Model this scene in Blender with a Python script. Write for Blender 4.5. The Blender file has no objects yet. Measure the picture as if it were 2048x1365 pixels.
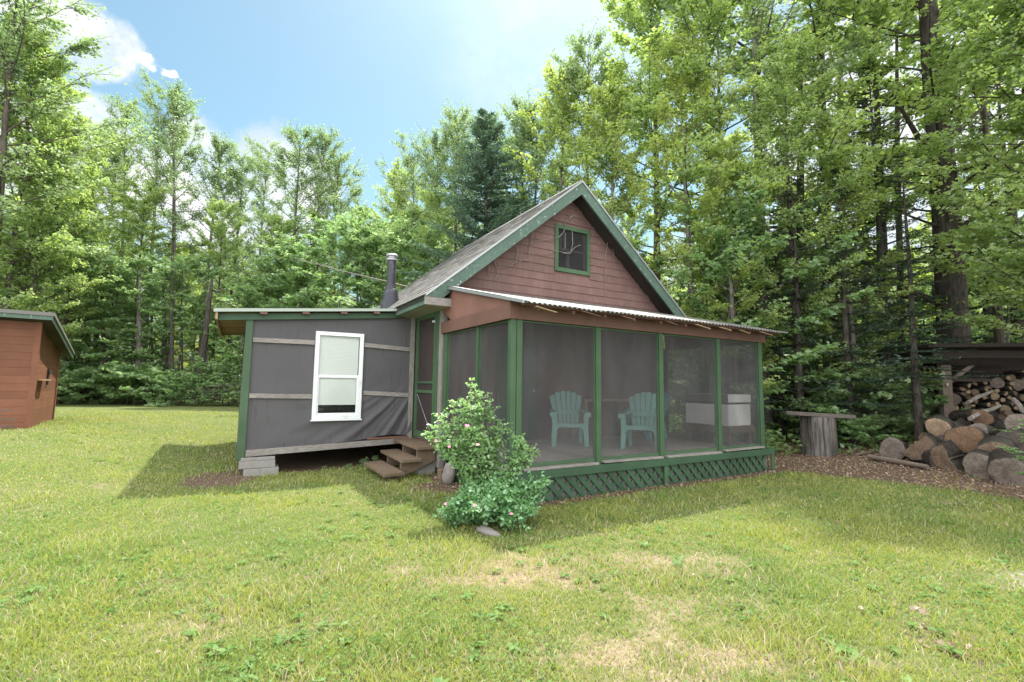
import bpy, math, random
import numpy as np
from mathutils import Vector, Matrix
random.seed(7); RNG = np.random.default_rng(11)
S = bpy.context.scene; COL = S.collection
# ------------------------------------------------------------------ camera, sky, sun, exposure
FPX, PITCH, ROLL, EYE = 941.6, 0.0926, 0.0144, 1.55
YAW, CX, CY = 0.5314, -0.0259, 6.6778            # cabin: turn and front left porch corner
SUN_EL, SUN_AZ = math.radians(63), math.radians(9)
_cp, _sp, _cr, _sr = math.cos(PITCH), math.sin(PITCH), math.cos(ROLL), math.sin(ROLL)
_F = Vector((0, _cp, _sp)); _R0 = Vector((1, 0, 0)); _U0 = Vector((0, -_sp, _cp))
_R = _R0*_cr + _U0*_sr; _U = -_R0*_sr + _U0*_cr
cam = bpy.data.cameras.new('camera'); camo = bpy.data.objects.new('camera', cam); COL.objects.link(camo)
cam.sensor_width = 36; cam.lens = FPX/2048*36; cam.clip_end = 2000; cam.clip_start = .05
camo.matrix_world = Matrix(((_R.x, _U.x, -_F.x, 0), (_R.y, _U.y, -_F.y, 0), (_R.z, _U.z, -_F.z, EYE), (0, 0, 0, 1)))
S.camera = camo
def ray(px, py): return _F + _R*((px-1024)/FPX) - _U*((py-682.5)/FPX)
def at(px, py, dep):
    d = ray(px, py); t = dep/d.y
    return Vector((0, 0, EYE)) + d*t
S.view_settings.view_transform = 'Standard'; S.view_settings.look = 'None'
S.view_settings.exposure = 1.35; S.view_settings.gamma = 1
S.cycles.max_bounces = 7; S.cycles.diffuse_bounces = 3; S.cycles.glossy_bounces = 2
S.cycles.transmission_bounces = 4; S.cycles.transparent_max_bounces = 10
S.cycles.caustics_reflective = False; S.cycles.caustics_refractive = False
S.cycles.use_denoising = True; S.cycles.sample_clamp_indirect = 4

class NT:                                          # tiny node-tree helper
    def __init__(s, tree): s.t = tree; s.n = tree.nodes; s.l = tree.links
    def add(s, ty, **kw):
        nd = s.n.new(ty)
        ins = kw.pop('ins', {})
        for k, v in kw.items(): setattr(nd, k, v)
        for k, v in ins.items(): s.set(nd.inputs[k], v)
        return nd
    def set(s, sock, v):
        if isinstance(v, bpy.types.NodeSocket): s.l.new(v, sock)
        else:
            if isinstance(v, (tuple, list)) and len(v) == 3 and sock.type == 'RGBA': v = (*v, 1)
            sock.default_value = v
    def math(s, op, a, b=0.0, c=None, clamp=False):
        nd = s.add('ShaderNodeMath', operation=op, use_clamp=clamp); s.set(nd.inputs[0], a); s.set(nd.inputs[1], b)
        if c is not None: s.set(nd.inputs[2], c)
        return nd.outputs[0]
    def mix(s, f, a, b, mode='MIX'):
        nd = s.add('ShaderNodeMix', data_type='RGBA', blend_type=mode)
        s.set(nd.inputs[0], f); s.set(nd.inputs[6], a); s.set(nd.inputs[7], b); return nd.outputs[2]
    def noise(s, vec, scale, detail=3, rough=.55, dist=0.0):
        nd = s.add('ShaderNodeTexNoise', ins={'Scale': scale, 'Detail': detail, 'Roughness': rough, 'Distortion': dist})
        if vec is not None: s.l.new(vec, nd.inputs['Vector'])
        return nd.outputs['Fac']
    def ramp(s, f, lo, hi, a=0.0, b=1.0):
        nd = s.add('ShaderNodeMapRange', interpolation_type='SMOOTHSTEP')
        for i, v in enumerate((f, lo, hi, a, b)): s.set(nd.inputs[i], v)
        return nd.outputs[0]
    def mapping(s, vec, scale=(1, 1, 1), rot=(0, 0, 0)):
        nd = s.add('ShaderNodeMapping', ins={'Scale': scale, 'Rotation': rot}); s.l.new(vec, nd.inputs['Vector']); return nd.outputs[0]

world = bpy.data.worlds.new('World'); S.world = world; world.use_nodes = True
w = NT(world.node_tree); w.n.clear()
sky = w.add('ShaderNodeTexSky', sky_type='NISHITA', sun_disc=False, sun_elevation=SUN_EL, sun_rotation=SUN_AZ, air_density=1.0, dust_density=1.0, ozone_density=1.0)
tc = w.add('ShaderNodeTexCoord'); dirv = tc.outputs['Generated']
warp = w.add('ShaderNodeTexNoise', ins={'Scale': 11.0, 'Detail': 8.0, 'Roughness': .64}); w.l.new(dirv, warp.inputs['Vector'])
wv = w.add('ShaderNodeVectorMath', operation='SUBTRACT', ins={1: (.5, .5, .5)}); w.l.new(warp.outputs['Color'], wv.inputs[0])
ws = w.add('ShaderNodeVectorMath', operation='SCALE', ins={'Scale': .085}); w.l.new(wv.outputs[0], ws.inputs[0])
wd = w.add('ShaderNodeVectorMath', operation='ADD'); w.l.new(dirv, wd.inputs[0]); w.l.new(ws.outputs[0], wd.inputs[1])
CLOUDS = [(95, 25, 70), (160, 50, 80), (220, 80, 80), (265, 105, 75), (245, 135, 45), (335, 130, 24), (385, 148, 18),
          (130, 200, 65), (190, 215, 70), (240, 250, 70), (150, 290, 90), (250, 340, 110), (330, 400, 120), (450, 330, 80), (480, 430, 130),
          (600, 400, 120), (650, 355, 55), (690, 380, 42), (60, 330, 120), (-80, 200, 160), (-300, 120, 260), (1740, 230, 290), (2010, 150, 330), (1500, 620, 260), (1850, 560, 300), (2300, 300, 420)]
mask = None
for px, py, r in CLOUDS:
    if px < 800: px -= 48; py -= 12
    c = ray(px, py).normalized(); q = ray(px+r, py).normalized(); rad = (c-q).length
    ds = w.add('ShaderNodeVectorMath', operation='DISTANCE', ins={1: tuple(c)}); w.l.new(wd.outputs[0], ds.inputs[0])
    m = w.ramp(ds.outputs['Value'], rad*1.2, rad*.7)
    mask = m if mask is None else w.math('MAXIMUM', mask, m)
for px, py, r, k_ in ((1150, 40, 260, .30), (1010, 120, 150, .22), (1180, 180, 130, .25), (1330, -60, 300, .4)):
    c = ray(px, py).normalized(); q = ray(px+r, py).normalized(); ds = w.add('ShaderNodeVectorMath', operation='DISTANCE', ins={1: tuple(c)}); w.l.new(wd.outputs[0], ds.inputs[0])
    mask = w.math('MAXIMUM', mask, w.ramp(ds.outputs['Value'], (c-q).length*1.25, (c-q).length*.3, 0.0, k_))
wisp = w.ramp(w.noise(wd.outputs[0], 9.0, 8, .68), .36, .56, .5, 1.0)
mask = w.math('MULTIPLY', mask, wisp)
skyc = w.mix(1.0, sky.outputs[0], (.84, 1.0, .86), 'MULTIPLY')
cloudc = w.mix(w.ramp(w.noise(wd.outputs[0], 8.0, 7, .62), .35, .62), (4.4, 4.6, 4.9), (6.0, 6.0, 6.0))
# unseen bright cloud added behind the camera to fill-light the cabin front
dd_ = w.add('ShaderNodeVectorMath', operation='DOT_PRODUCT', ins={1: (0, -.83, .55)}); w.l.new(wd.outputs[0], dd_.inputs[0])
fill_cloud = w.math('MULTIPLY', w.ramp(dd_.outputs['Value'], .12, .5), w.ramp(w.noise(dirv, 2.6, 5), .3, .5, .45, 1.0))
allsky = w.mix(fill_cloud, w.mix(mask, skyc, cloudc), (17.0, 17.0, 17.3))
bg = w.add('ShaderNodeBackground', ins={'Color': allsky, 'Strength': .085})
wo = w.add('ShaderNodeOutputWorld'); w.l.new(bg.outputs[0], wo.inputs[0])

sl = bpy.data.lights.new('sun', 'SUN'); sl.energy = 3.9; sl.angle = math.radians(1.2); sl.color = (1, .95, .86)
so = bpy.data.objects.new('sun', sl); COL.objects.link(so)
sd = Vector((math.sin(SUN_AZ)*math.cos(SUN_EL), math.cos(SUN_AZ)*math.cos(SUN_EL), math.sin(SUN_EL)))
so.rotation_euler = sd.to_track_quat('Z', 'Y').to_euler(); so.location = sd*60

# ------------------------------------------------------------------ materials
MATS = {}
def mat(name, fn, **kw):
    m = bpy.data.materials.new(name); m.use_nodes = True; t = NT(m.node_tree); t.n.clear()
    o = t.add('ShaderNodeOutputMaterial'); t.obj = t.add('ShaderNodeTexCoord').outputs['Object']
    t.geo = t.add('ShaderNodeNewGeometry'); t.rnd = t.geo.outputs['Random Per Island']
    t.info = t.add('ShaderNodeObjectInfo').outputs['Random']; t.pos = t.geo.outputs['Position']
    sh = fn(t, **kw); t.l.new(sh, o.inputs[0]); MATS[name] = m; return m
def pbsdf(t, col, rough=.8, bump=None, bstr=.3, bdist=.01, spec=.3, metal=0.0):
    p = t.add('ShaderNodeBsdfPrincipled', ins={'Base Color': col, 'Roughness': rough, 'Specular IOR Level': spec, 'Metallic': metal})
    if bump is not None:
        b = t.add('ShaderNodeBump', ins={'Strength': bstr, 'Distance': bdist, 'Height': bump}); t.l.new(b.outputs[0], p.inputs['Normal'])
    return p.outputs[0]
def wood(t, a, b, stretch=(1, 1, 12), rough=.85, scale=9, worn=None, wornamt=.62, rv=.35):
    g = t.noise(t.mapping(t.obj, stretch), scale, 5, .6)
    big = t.noise(t.obj, 1.7, 3)
    c = t.mix(t.ramp(g, .3, .7), a, b)
    c = t.mix(t.math('MULTIPLY', t.ramp(big, .35, .7), .35), c, tuple(x*.55 for x in a))
    hv = t.add('ShaderNodeHueSaturation', ins={'Color': c, 'Value': t.math('ADD', t.math('MULTIPLY', t.rnd, rv), 1-rv/2)}); c = hv.outputs[0]
    if worn is not None:
        f = t.noise(t.mapping(t.obj, tuple(x*.8 for x in stretch)), 5, 6, .7)
        c = t.mix(t.ramp(f, wornamt, wornamt+.05), c, worn)
    return pbsdf(t, c, rough, g, .35, .006)
HX = (1, 12, 12); VZ = (12, 12, 1); DV = (12, 1, 12)
mat('green_paint_h', wood, a=(.036, .078, .042), b=(.05, .10, .056), stretch=HX, rough=.55, worn=(.3, .29, .25), wornamt=.69)
mat('green_paint_v', wood, a=(.045, .092, .045), b=(.062, .115, .06), stretch=VZ, rough=.5, worn=(.26, .25, .21), wornamt=.68)
mat('green_rake', wood, a=(.062, .108, .08), b=(.085, .135, .105), stretch=(3, 8, 3), rough=.55, worn=(.36, .37, .35), wornamt=.61)
mat('brown_paint', wood, a=(.13, .067, .05), b=(.165, .09, .068), stretch=HX, rough=.6, worn=(.09, .05, .04), wornamt=.66)
mat('brown_plywood', wood, a=(.16, .078, .058), b=(.20, .105, .08), stretch=VZ, rough=.7, worn=(.34, .26, .21), wornamt=.66)
mat('shingle', wood, a=(.145, .086, .074), b=(.185, .115, .10), stretch=VZ, rough=.75, rv=.14, worn=(.25, .17, .14), wornamt=.68)
mat('shed_paint', wood, a=(.16, .064, .036), b=(.20, .084, .048), stretch=HX, rough=.7, worn=(.13, .05, .035), wornamt=.68)
mat('grey_wood_h', wood, a=(.17, .155, .14), b=(.33, .31, .285), stretch=HX)
mat('grey_wood_v', wood, a=(.17, .155, .14), b=(.33, .31, .285), stretch=VZ)
mat('step_wood', wood, a=(.12, .085, .055), b=(.21, .155, .105), stretch=DV)
mat('dark_wood', wood, a=(.028, .022, .018), b=(.055, .044, .036), stretch=HX)
mat('raw_wood', wood, a=(.28, .19, .11), b=(.36, .26, .16), stretch=DV)
mat('stump_grey', wood, a=(.035, .032, .03), b=(.19, .17, .15), stretch=(7, 7, .5), scale=3)
mat('plank_grey', wood, a=(.08, .07, .06), b=(.17, .15, .13), stretch=HX)
mat('floor_wood', wood, a=(.42, .38, .33), b=(.52, .47, .41), stretch=DV)
mat('pole_wood', wood, a=(.12, .09, .07), b=(.2, .16, .13), stretch=HX)
mat('soffit', wood, a=(.26, .26, .19), b=(.33, .33, .25), stretch=HX)
def asphalt(t):
    g = t.noise(t.obj, 160, 3); big = t.noise(t.obj, 1.3, 4)
    c = t.mix(t.rnd, (.15, .145, .135), (.22, .215, .20)); c = t.mix(t.ramp(g, .4, .65), c, (.1, .1, .1))
    c = t.mix(t.math('MULTIPLY', t.ramp(big, .5, .7), .45), c, (.11, .12, .085))
    return pbsdf(t, c, .95, g, .5, .004)
mat('asphalt_shingle', asphalt)
def metal(t):
    b = t.noise(t.obj, 4, 5, .65)
    c = t.mix(t.ramp(b, .45, .7), (.17, .17, .165), (.09, .08, .07))
    return pbsdf(t, c, t.ramp(b, .2, .8, .4, .7), None, metal=.5)
mat('galvanised', metal)
mat('drip_edge', lambda t: pbsdf(t, (.30, .345, .30), .6))
mat('black_pipe', lambda t: pbsdf(t, t.mix(t.ramp(t.noise(t.obj, 6, 4), .5, .7), (.03, .032, .04), (.07, .07, .08)), .4))
mat('zinc', lambda t: pbsdf(t, (.34, .35, .36), .45, metal=.6))
mat('vinyl', lambda t: pbsdf(t, t.mix(t.ramp(t.noise(t.obj, 5, 5), .5, .8), (.64, .665, .67), (.50, .52, .50)), .4))
mat('blind', lambda t: pbsdf(t, (.78, .82, .78), .5))
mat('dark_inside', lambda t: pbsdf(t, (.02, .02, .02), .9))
def cloth(t):
    wv_ = t.add('ShaderNodeTexWave', wave_type='BANDS', bands_direction='X', ins={'Scale': 42.0, 'Distortion': 1.0}); t.l.new(t.obj, wv_.inputs['Vector'])
    wz = t.add('ShaderNodeTexWave', wave_type='BANDS', bands_direction='Z', ins={'Scale': 42.0, 'Distortion': 1.0}); t.l.new(t.obj, wz.inputs['Vector'])
    wf = t.math('MULTIPLY', wv_.outputs['Fac'], wz.outputs['Fac'])
    c = t.mix(t.noise(t.obj, 1.1, 4), (.066, .064, .068), (.095, .091, .096))
    st = t.noise(t.mapping(t.obj, (9, 1, .7)), 2.2, 4, .6)
    c = t.mix(t.math('MULTIPLY', t.ramp(st, .58, .70), .7), c, (.045, .04, .045))
    c = t.mix(t.math('MULTIPLY', wf, .25), c, (.2, .19, .19))
    return pbsdf(t, c, .75, wf, .3, .003, .2)
mat('weave_cloth', cloth)
def screen(t, op=.28, col=(.118, .118, .12)):
    n = t.noise(t.mapping(t.obj, (1.2, 1.2, .45)), 1.5, 4, .6)
    d = t.add('ShaderNodeBsdfDiffuse', ins={'Color': t.mix(n, tuple(x*.75 for x in col), tuple(x*1.2 for x in col))})
    tr = t.add('ShaderNodeBsdfTransparent', ins={'Color': (.92, .92, .92, 1)})
    wx = t.add('ShaderNodeTexWave', wave_type='BANDS', bands_direction='Z', ins={'Scale': 30.0, 'Distortion': 1.5, 'Detail': 2.0}); t.l.new(t.obj, wx.inputs['Vector'])
    f = t.math('ADD', t.math('MULTIPLY', t.ramp(n, .3, .7), .12), t.math('ADD', t.math('MULTIPLY', wx.outputs['Fac'], .05), op-.08))
    m = t.add('ShaderNodeMixShader', ins={0: f}); t.l.new(tr.outputs[0], m.inputs[1]); t.l.new(d.outputs[0], m.inputs[2]); return m.outputs[0]
mat('insect_screen', screen)
mat('dark_screen', screen, op=.33, col=(.06, .06, .06))
def glass(t):
    tr = t.add('ShaderNodeBsdfTransparent', ins={'Color': (.96, .97, .96, 1)}); g = t.add('ShaderNodeBsdfGlossy', ins={'Roughness': .03, 'Color': (.9, .9, .9, 1)})
    fr = t.add('ShaderNodeFresnel', ins={'IOR': 1.25})
    m = t.add('ShaderNodeMixShader', ins={0: fr.outputs[0]}); t.l.new(tr.outputs[0], m.inputs[1]); t.l.new(g.outputs[0], m.inputs[2]); return m.outputs[0]
mat('window_glass', glass)
mat('chair_plastic', lambda t: pbsdf(t, t.mix(t.noise(t.obj, 4, 3), (.23, .48, .42), (.28, .54, .48)), .5))
mat('chair_plastic_blue', lambda t: pbsdf(t, (.16, .40, .42), .5))
mat('white_board', lambda t: pbsdf(t, t.mix(t.noise(t.obj, 5, 4), (.78, .77, .74), (.86, .85, .82)), .6))
mat('grey_board', lambda t: pbsdf(t, (.12, .11, .105), .7))
mat('skirt_grey', lambda t: pbsdf(t, t.mix(t.noise(t.obj, 5, 5), (.06, .065, .06), (.15, .15, .145)), .9))
mat('concrete', lambda t: pbsdf(t, t.mix(t.noise(t.obj, 9, 5), (.17, .165, .15), (.29, .28, .26)), .95, t.noise(t.obj, 60, 4), .5, .006))
mat('stone', lambda t: pbsdf(t, t.mix(t.noise(t.obj, 6, 6), (.10, .09, .08), (.26, .24, .22)), .95, t.noise(t.obj, 14, 6), .7, .02))
def bark(t, a=(.06, .05, .042), b=(.15, .13, .11)):
    v = t.noise(t.mapping(t.obj, (9, 9, 1.6)), 2.2, 6, .65); big = t.noise(t.obj, .9, 3)
    c = t.mix(t.ramp(v, .35, .65), a, b); c = t.mix(t.math('MULTIPLY', t.ramp(big, .5, .7), .4), c, (.11, .12, .09))
    return pbsdf(t, c, .95, v, .9, .03, .1)
mat('bark_dark', bark, a=(.035, .03, .026), b=(.085, .074, .064))
mat('bark_grey', bark, a=(.10, .09, .08), b=(.22, .20, .18))
mat('bark_brown', bark, a=(.05, .042, .035), b=(.12, .10, .085))
mat('bark_log', bark, a=(.022, .018, .016), b=(.06, .05, .043))
mat('dead_wood', bark, a=(.16, .14, .125), b=(.32, .29, .26))
mat('twig_dead', bark, a=(.10, .085, .075), b=(.19, .165, .145))
def logend(t, a, b):
    s = t.add('ShaderNodeSeparateXYZ'); t.l.new(t.obj, s.inputs[0])
    r = t.math('SQRT', t.math('ADD', t.math('POWER', s.outputs[0], 2), t.math('POWER', s.outputs[2], 2)))
    n = t.noise(t.obj, 7, 4)
    ring = t.math('SINE', t.math('ADD', t.math('MULTIPLY', r, 190), t.math('MULTIPLY', n, 14)))
    c = t.mix(t.ramp(n, .35, .65), a, b); c = t.mix(t.math('MULTIPLY', t.ramp(ring, .2, 1), .22), c, tuple(x*.35 for x in a))
    an = t.math('ARCTAN2', s.outputs[2], s.outputs[0]); cv = t.add('ShaderNodeCombineXYZ'); t.set(cv.inputs[0], t.math('COSINE', an)); t.set(cv.inputs[1], t.math('SINE', an)); t.set(cv.inputs[2], t.math('MULTIPLY', r, 1.2))
    ck = t.noise(cv.outputs[0], 6, 3, .6); ckf = t.math('MULTIPLY', t.ramp(t.math('ABSOLUTE', t.math('SUBTRACT', ck, .5)), .022, .006), t.ramp(r, .02, .06))
    c = t.mix(t.math('MULTIPLY', t.ramp(t.noise(t.obj, 3.5, 4, .65), .5, .68), .6), c, tuple(x*.4 for x in a))
    c = t.mix(t.math('MULTIPLY', ckf, .85), c, (.02, .016, .013))
    c = t.mix(t.math('MULTIPLY', t.info, .5), c, tuple(x*.5 for x in a))
    return pbsdf(t, c, .9, ring, .2, .004)
mat('log_end_grey', logend, a=(.13, .105, .088), b=(.24, .20, .165))
mat('log_end_dark', logend, a=(.06, .048, .04), b=(.13, .105, .088))
mat('log_end_brown', logend, a=(.14, .095, .062), b=(.23, .165, .115))
mat('log_end_orange', logend, a=(.14, .082, .048), b=(.215, .135, .082))
mat('log_end_pale', logend, a=(.24, .17, .11), b=(.34, .25, .16))
def leaf(t, a, b, ta, tb, tr=.45, gl=.06, objvar=.3):
    k = t.math('ADD', t.math('MULTIPLY', t.rnd, 1-objvar), t.math('MULTIPLY', t.info, objvar))
    d = t.add('ShaderNodeBsdfDiffuse', ins={'Color': t.mix(k, a, b)}); q = t.add('ShaderNodeBsdfTranslucent', ins={'Color': t.mix(k, ta, tb)})
    m = t.add('ShaderNodeAddShader'); t.l.new(d.outputs[0], m.inputs[0]); t.l.new(q.outputs[0], m.inputs[1])
    g = t.add('ShaderNodeBsdfGlossy', ins={'Roughness': .5, 'Color': (.9, .95, .9, 1)})
    m2 = t.add('ShaderNodeMixShader', ins={0: gl}); t.l.new(m.outputs[0], m2.inputs[1]); t.l.new(g.outputs[0], m2.inputs[2]); return m2.outputs[0]
mat('leaf_aspen', leaf, a=(.08, .12, .055), b=(.13, .17, .08), ta=(.13, .21, .065), tb=(.21, .28, .10), gl=.07)
mat('leaf_maple', leaf, a=(.085, .13, .05), b=(.13, .17, .07), ta=(.23, .33, .07), tb=(.34, .41, .10), gl=.05)
mat('leaf_yellow', leaf, a=(.11, .15, .05), b=(.15, .18, .06), ta=(.24, .34, .06), tb=(.36, .41, .08), gl=.04)
mat('leaf_under', leaf, a=(.07, .125, .05), b=(.115, .165, .07), ta=(.14, .25, .07), tb=(.23, .31, .10), gl=.05)
mat('needle', leaf, a=(.045, .08, .055), b=(.075, .115, .078), ta=(.03, .06, .03), tb=(.055, .09, .04), gl=.04)
mat('needle_dark', leaf, a=(.02, .038, .026), b=(.036, .06, .04), ta=(.012, .026, .012), tb=(.026, .045, .018), gl=.03)
mat('leaf_rose', leaf, a=(.09, .165, .07), b=(.16, .25, .115), ta=(.16, .27, .08), tb=(.27, .37, .13), gl=.06)
mat('leaf_rose_deep', leaf, a=(.06, .15, .06), b=(.12, .23, .10), ta=(.14, .28, .08), tb=(.22, .36, .12), tr=.35, gl=.10)
mat('petal', leaf, a=(.55, .16, .30), b=(.66, .28, .42), ta=(.6, .2, .35), tb=(.7, .3, .45), tr=.3, gl=.03)
mat('grass_green', leaf, a=(.088, .135, .032), b=(.14, .18, .046), ta=(.09, .145, .024), tb=(.15, .19, .036), gl=.03)
mat('grass_yellow', leaf, a=(.14, .17, .038), b=(.20, .21, .05), ta=(.14, .18, .03), tb=(.20, .21, .04), gl=.03)
mat('grass_straw', leaf, a=(.25, .205, .135), b=(.36, .31, .21), ta=(.12, .10, .06), tb=(.18, .155, .10), gl=.02)
mat('clover', leaf, a=(.06, .115, .03), b=(.11, .165, .05), ta=(.07, .13, .025), tb=(.11, .15, .035), gl=.012)
mat('dead_leaf', leaf, a=(.10, .065, .05), b=(.26, .18, .14), ta=(.15, .09, .05), tb=(.26, .18, .11), tr=.2, gl=.05)
def groundmat(t):
    at_ = t.add('ShaderNodeAttribute', attribute_name='cover'); sp = t.add('ShaderNodeSeparateColor'); t.l.new(at_.outputs['Color'], sp.inputs[0])
    n1 = t.noise(t.pos, 2.3, 6, .65); n2 = t.noise(t.pos, 34, 4, .6); n3 = t.noise(t.pos, 9, 5, .65); n4 = t.noise(t.pos, 130, 3, .6)
    g = t.mix(t.ramp(n3, .35, .65), (.10, .13, .045), (.17, .175, .07)); g = t.mix(t.math('MULTIPLY', t.ramp(n2, .4, .65), .5), g, (.06, .10, .025))
    s = t.mix(t.ramp(n2, .35, .65), (.20, .16, .10), (.32, .265, .175)); s = t.mix(t.math('MULTIPLY', t.ramp(n4, .45, .65), .4), s, (.17, .12, .075))
    sf = t.ramp(t.math('ADD', sp.outputs[0], t.math('MULTIPLY', t.math('SUBTRACT', n3, .5), .9)), .35, .72)
    c = t.mix(sf, g, s)
    l = t.mix(t.ramp(n2, .35, .65), (.075, .05, .038), (.19, .135, .10)); l = t.mix(t.ramp(n3, .55, .7), l, (.06, .075, .03))
    c = t.mix(t.ramp(t.math('ADD', sp.outputs[1], t.math('MULTIPLY', t.math('SUBTRACT', n3, .5), .5)), .4, .6), c, l)
    d = t.mix(n2, (.22, .19, .16), (.36, .33, .29))
    c = t.mix(t.ramp(t.math('ADD', sp.outputs[2], t.math('MULTIPLY', t.math('SUBTRACT', n3, .5), .6)), .4, .7), c, d)
    h = t.math('ADD', n2, t.math('MULTIPLY', n4, .5))
    return pbsdf(t, c, .95, h, .8, .03, .1)
mat('lawn_soil', groundmat)

# ------------------------------------------------------------------ mesh helpers
def link(o, parent=None):
    COL.objects.link(o)
    if parent is not None: o.parent = parent
    return o
def tag(o, label=None, cat=None, group=None, kind=None):
    if label: o['label'] = label
    if cat: o['category'] = cat
    if group: o['group'] = group
    if kind: o['kind'] = kind
    return o
def empty(name, loc=(0, 0, 0), rz=0.0, label=None, cat=None, group=None):
    o = bpy.data.objects.new(name, None); o.location = loc; o.rotation_euler = (0, 0, rz); o.empty_display_size = .2
    return tag(link(o), label, cat, group)
def npmesh(name, V, faces, mats, parent=None, mi=None, smooth=False):
    """faces: list of (k-gon int arrays)"""
    V = np.asarray(V, np.float32); me = bpy.data.meshes.new(name)
    me.vertices.add(len(V)); me.vertices.foreach_set('co', V.ravel())
    lens = np.concatenate([np.full(len(f), f.shape[1], np.int32) for f in faces]); idx = np.concatenate([f.ravel() for f in faces]).astype(np.int32)
    me.loops.add(len(idx)); me.loops.foreach_set('vertex_index', idx)
    me.polygons.add(len(lens)); st = np.zeros(len(lens), np.int32); st[1:] = np.cumsum(lens)[:-1]
    me.polygons.foreach_set('loop_start', st); me.polygons.foreach_set('loop_total', lens)
    if mi is not None: me.polygons.foreach_set('material_index', np.asarray(mi, np.int32))
    if smooth: me.polygons.foreach_set('use_smooth', np.ones(len(lens), bool))
    for m in (mats if isinstance(mats, (list, tuple)) else [mats]): me.materials.append(MATS[m])
    me.update(calc_edges=True); me.validate()
    return link(bpy.data.objects.new(name, me), parent)
class MB:
    def __init__(s): s.v = []; s.f = []; s.m = []
    def prism(s, poly, d, mi=0):                   # poly: 3-D points, extruded by vector d
        n = len(poly); b = len(s.v); d = Vector(d)
        s.v += [Vector(p) for p in poly] + [Vector(p)+d for p in poly]
        s.f.append([b+i for i in range(n)][::-1]); s.f.append([b+n+i for i in range(n)])
        for i in range(n): s.f.append([b+i, b+(i+1) % n, b+n+(i+1) % n, b+n+i])
        s.m += [mi]*(n+2); return s
    def box(s, x0, x1, y0, y1, z0, z1, mi=0):
        return s.prism([(x0, y0, z0), (x1, y0, z0), (x1, y1, z0), (x0, y1, z0)], (0, 0, z1-z0), mi)
    def bar(s, a, b, wv, tv, mi=0):                # beam from a to b, full width vector wv, thickness vector tv
        a, b, wv, tv = Vector(a), Vector(b), Vector(wv)/2, Vector(tv)/2
        return s.prism([a-wv-tv, a+wv-tv, a+wv+tv, a-wv+tv], b-a, mi)
    def tube(s, pts, rad, n=7, mi=0, cap=True):
        pts = [Vector(p) for p in pts]; rad = rad if isinstance(rad, (list, tuple)) else [rad]*len(pts); b0 = len(s.v)
        for i, p in enumerate(pts):
            d = (pts[min(i+1, len(pts)-1)]-pts[max(i-1, 0)]).normalized()
            u = d.cross(Vector((0.31, .95, .05)) if abs(d.y) < .9 else Vector((1, 0, 0))).normalized(); v = d.cross(u)
            for k in range(n):
                a = 2*math.pi*k/n; s.v.append(p+(u*math.cos(a)+v*math.sin(a))*rad[i])
        for i in range(len(pts)-1):
            for k in range(n):
                a = b0+i*n+k; c = b0+i*n+(k+1) % n; s.f.append([a, c, c+n, a+n]); s.m.append(mi)
        if cap:
            s.f.append([b0+k for k in range(n)][::-1]); e = b0+(len(pts)-1)*n; s.f.append([e+k for k in range(n)]); s.m += [mi, mi]
        return s
    def lathe(s, c, prof, n=20, mi=0):             # vertical profile [(r,z)...]
        b0 = len(s.v); c = Vector(c)
        for r, z in prof:
            for k in range(n): a = 2*math.pi*k/n; s.v.append(c+Vector((r*math.cos(a), r*math.sin(a), z)))
        for i in range(len(prof)-1):
            for k in range(n):
                a = b0+i*n+k; d = b0+i*n+(k+1) % n; s.f.append([a, d, d+n, a+n]); s.m.append(mi)
        s.f.append([b0+k for k in range(n)][::-1]); e = b0+(len(prof)-1)*n; s.f.append([e+k for k in range(n)]); s.m += [mi, mi]
        return s
    def build(s, name, m, parent=None, smooth=False, bevel=0.0):
        me = bpy.data.meshes.new(name); me.from_pydata([tuple(v) for v in s.v], [], s.f)
        for x in (m if isinstance(m, (list, tuple)) else [m]): me.materials.append(MATS[x])
        me.polygons.foreach_set('material_index', s.m)
        if smooth: me.polygons.foreach_set('use_smooth', [True]*len(me.polygons))
        me.update(); o = link(bpy.data.objects.new(name, me), parent)
        if smooth: me.set_sharp_from_angle(angle=math.radians(40))
        if bevel:
            b = o.modifiers.new('bevel', 'BEVEL'); b.width = bevel; b.segments = 2; b.limit_method = 'ANGLE'
        return o
def copy_tree(o, label=None):
    c = o.copy(); COL.objects.link(c)
    if label: c['label'] = label
    for ch in o.children:
        d = ch.copy(); COL.objects.link(d); d.parent = c
        for g in ch.children: e = g.copy(); COL.objects.link(e); e.parent = d
    return c
def sm(x, a, b):
    t = np.clip((x-a)/(b-a), 0, 1); return t*t*(3-2*t)
def vnoise(x, y, seed=0):
    xi = np.floor(x).astype(np.int64); yi = np.floor(y).astype(np.int64); fx = x-xi; fy = y-yi; fx = fx*fx*(3-2*fx); fy = fy*fy*(3-2*fy)
    def h(i, j):
        n = (i*374761393 + j*668265263 + seed*974634221) & 0xffffffff; n = ((n ^ (n >> 13))*1274126177) & 0xffffffff; return ((n ^ (n >> 16)) & 0xffff)/65535.0
    return (h(xi, yi)*(1-fx)+h(xi+1, yi)*fx)*(1-fy)+(h(xi, yi+1)*(1-fx)+h(xi+1, yi+1)*fx)*fy
def fbm(x, y, seed=0, o=4):
    s = 0; a = .5; t = 0
    for k in range(o): s = s+a*vnoise(x*2**k, y*2**k, seed+k); t += a; a *= .55
    return s/t

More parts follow.
